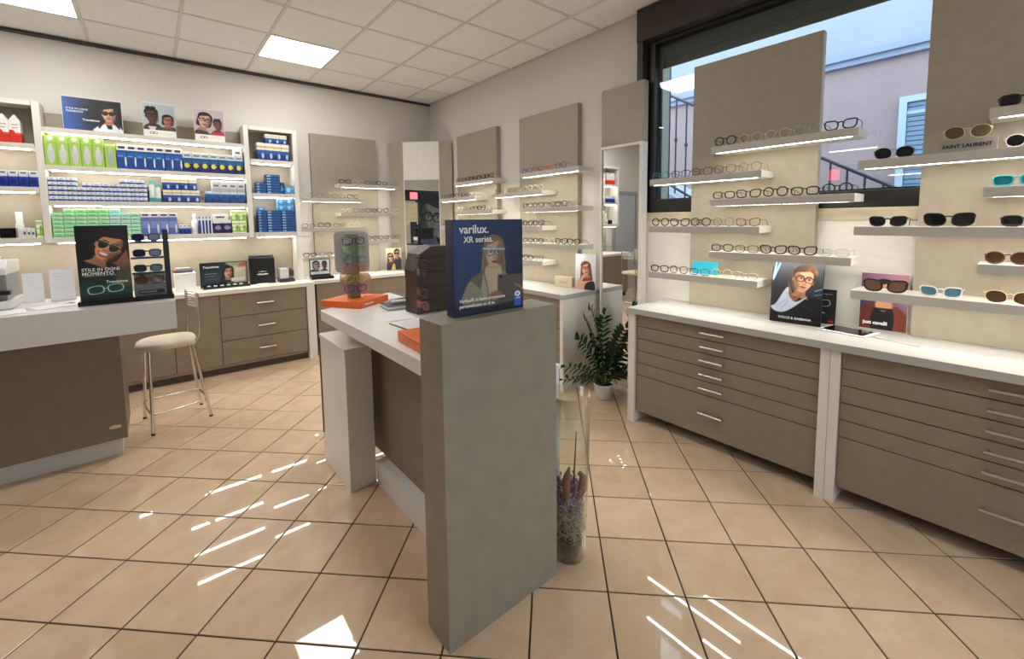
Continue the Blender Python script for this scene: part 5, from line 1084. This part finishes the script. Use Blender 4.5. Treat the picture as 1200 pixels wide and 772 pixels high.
# glass vase of dried lavender, and the plant
va = thing('vase', 'tall clear glass vase with dried lavender beside the tall grey panel', 'vase', (1.335, 1.235, 0))
MB().lathe([(0, .001), (.062, .001), (.07, .006), (.082, .3), (.094, .74), (.0915, .741), (.0795, .3), (.067, .012), (0, .012)], n=32).build('glass', VASEG, va, world=False)
rv = random.Random(3); dry = {'d': MB(), 'w': MB(), 'p': MB()}
for k in range(1500):
    z = rv.random() ** .9 * .30 + .015; rr_ = .064 * math.sqrt(rv.random()) + .0; a = rv.random() * 6.283; x, y = rr_ * math.cos(a), rr_ * math.sin(a); L = rv.uniform(.012, .04)
    d = Vector((rv.uniform(-1, 1), rv.uniform(-1, 1), rv.uniform(-.2, 1.2))).normalized() * L; e_ = Vector((x, y, z)) + d; e_.z = max(e_.z, .014)
    q = math.hypot(e_.x, e_.y)
    if q > .066: e_.x *= .066 / q; e_.y *= .066 / q
    dry['d' if z < .10 and rv.random() < .7 else ('p' if z > .22 and rv.random() < .55 else 'w')].tube([(x, y, z), tuple((Vector((x, y, z)) + e_) / 2 + Vector((rv.uniform(-.004, .004), rv.uniform(-.004, .004), 0))), tuple(e_)], .0019, 4, caps=False)
for k in range(60):
    z = rv.uniform(.25, .37); a = rv.random() * 6.283; rr_ = .06 * math.sqrt(rv.random()); dry['p'].lathe([(0, z), (.005, z + .006), (.004, z + .014), (0, z + .02)], rr_ * math.cos(a), rr_ * math.sin(a), 6)
MB().lathe([(0, .013), (.060, .013), (.064, .06), (.05, .10), (0, .12)], n=20).build('earth', mat('dried_earth', (96, 66, 48), .9, noise=((60, 60, 60), .3, 5)), va, world=False)
for k_, nm, c_ in (('d', 'dried_stalks', (142, 102, 74)), ('w', 'dried_flowers', (214, 200, 184)), ('p', 'lavender', (150, 122, 166))):
    o = dry[k_].build(nm, mat('dry_' + nm, c_, .9), va, world=False); o['kind'] = 'stuff'
bk_ = MB(); P_ = [(-.045, -.03, .30), (-.05, -.03, .36), (-.046, -.032, .40), (-.036, -.03, .415), (-.03, -.03, .36)]
bk_.tube(P_, [.014, .016, .014, .008, .004], 8); bk_.tube([(.0, -.05, .28), (.03, -.052, .32), (.05, -.04, .355), (.045, -.02, .375)], [.012, .02, .018, .006], 8)
bk_.build('bark_piece', mat('bark', (150, 104, 80), .85, noise=((40, 40, 90), .2, 4)), va, world=False)
solo('incense_stick', 'thin dark stick standing in the vase of lavender', 'stick', MB().tube([(0, 0, 0), (.012, .004, .14), (.025, .006, .28)], [.0035, .003, .0022], 6), mat('stick_brown', (64, 44, 36), .7), (1.325, 1.20, .29))

pl = thing('potted_plant', 'dark green leafy plant in a white pot beside the tall mirror', 'plant', (2.80, 2.20, 0))
MB().lathe([(0, .003), (.058, .003), (.064, .01), (.08, .115), (.084, .13), (.078, .131), (.073, .115), (0, .112)], n=28).build('pot', GLOSSW, pl, world=False)
MB().lathe([(.0735, .1155), (.05, .119), (0, .121)], n=20).build('soil', mat('soil', (44, 32, 24), .95), pl, world=False)
lf = MB(); prof = [(0, 0), (.012, .010), (.03, .0155), (.052, .0135), (.068, .006), (.076, 0)]
vs = []; 
for u_, w_ in prof: vs += [(u_, -w_, .0015 + w_ * .35 - u_ * u_ * 2.2), (u_, 0, -u_ * u_ * 2.2), (u_, w_, .0015 + w_ * .35 - u_ * u_ * 2.2)]
lf.add(vs, [f_ for i in range(len(prof) - 1) for f_ in ((i * 3, i * 3 + 1, i * 3 + 4, i * 3 + 3), (i * 3 + 1, i * 3 + 2, i * 3 + 5, i * 3 + 4))], True)
LEAFM = lf.mesh('leaf'); LG = mat('leaf_green', (27, 56, 27), .25, spec=.5, noise=((30, 30, 30), .2, 3)); SG = mat('stem_green', (52, 84, 40), .45)
rp_ = random.Random(11)
STEMS = [(-.42, .04, .26, 0), (-.36, .12, .12, 0), (-.30, .0, .46, .0), (.20, -.20, .40, 0), (-.19, -.02, .68, .06), (-.10, .10, .56, .02), (.03, .02, .60, -.03),
         (.13, -.12, .50, 0), (.17, -.04, .30, 0), (-.24, -.12, .20, 0), (.05, -.16, .14, 0), (-.10, -.12, .30, 0), (.20, -.18, .16, 0), (-.05, .08, .40, 0)]
nl = 0
for sx, sy, hh, bend in STEMS:
    b0 = Vector((sx * .12, sy * .12, .112)); tip = Vector((sx, sy, hh + .09)); mid = b0.lerp(tip, .5) + Vector((-sx * .22 + bend, -sy * .22, .05))
    cv = lambda t: b0 * (1 - t) ** 2 + mid * 2 * t * (1 - t) + tip * t * t
    MB().tube([cv(t / 8) for t in range(9)], [.007 * (1 - t / 11) for t in range(9)], 7).build('stem', SG, pl, world=False)
    n_ = 11 if hh > .45 else 8
    for k in range(n_):
        t = .30 + .70 * k / (n_ - 1); P0 = cv(t); tg = (cv(min(t + .02, 1)) - cv(t - .02)).normalized()
        for sd in (-1, 1):
            if nl >= 296: break
            a = rp_.uniform(-.35, .35); side = tg.cross(Vector((math.sin(a + sx * 9), math.cos(a + sy * 7), .35))).normalized() * sd
            d = (side * .82 + tg * .55).normalized() if k < n_ - 1 else (tg + side * .25).normalized()
            nrm = (tg.cross(side) * sd * -1 + Vector((0, 0, .5))).normalized(); yv = nrm.cross(d).normalized(); nrm = d.cross(yv)
            o = bpy.data.objects.new('leaf', LEAFM); COL.objects.link(o); o.parent = pl
            if not LEAFM.materials: LEAFM.materials.append(LG)
            s_ = rp_.uniform(.85, 1.15) * (1.2 if hh > .45 else 1.05) * (1 - .25 * abs(t - .6))
            o.matrix_local = Matrix(((d.x * s_, yv.x * s_, nrm.x * s_, P0.x), (d.y * s_, yv.y * s_, nrm.y * s_, P0.y), (d.z * s_, yv.z * s_, nrm.z * s_, P0.z), (0, 0, 0, 1))); nl += 1
bd_ = MB()
for k in range(9): bd_.lathe([(0, .13 + k * .012), (.004, .134 + k * .012), (0, .138 + k * .012)], -.062 - .002 * k % 3, -.05, 8)

# banner wall things seen in the slanted corner mirror
rs = solo('lit_sign', 'small red glowing sign on the banner wall, seen in the slanted mirror', 'sign', MB().box(-.25, .25, -.02, .02, 0, .28), BLACK, (-2.575, 2.22, 2.05), math.radians(90), bevel=.004)
MB().box(-.11, .11, -.022, -.0205, .04, .22).build('light_panel', emitter('red_glow', (1.0, .05, .06), 5.0), rs, world=False)
ws = thing('wall_rack', 'lit cream wall rack of small drawers on the banner wall', 'shelving', (-2.56, 2.36, 1.38), math.radians(90))
MB().box(-.24, .24, -.02, .035, 0, .62).build('back_panel', mat('rack_cream', (226, 206, 170), .5), ws, world=False)
for i in range(4):
    for j in range(3): MB().box(-.225 + j * .152, -.085 + j * .152, -.03, -.0205, .03 + i * .15, .155 + i * .15).build('drawer_front', mat('rack_front', (236, 220, 188), .45), ws, .002, world=False)
solo('storage_box', 'blue-grey storage box on the banner wall cabinet', 'box', MB().box(-.17, .17, -.13, .13, 0, .26), mat('box_blue_grey', (70, 90, 118), .5), (-2.40, 1.98, .753), math.radians(90), bevel=.004)
solo('storage_box', 'black storage box stacked on the blue-grey box', 'box', MB().box(-.17, .17, -.13, .13, 0, .30), BLACK, (-2.40, 1.98, 1.0145), math.radians(90), bevel=.004)
solo('wall_cabinet', 'low white cabinet along the banner wall', 'cabinet', MB().box(-1.3, 1.3, -.20, .20, 0, .75), GLOSSW, (-2.395, 1.9, 0), math.radians(90), bevel=.003)
bpy.context.view_layer.update()
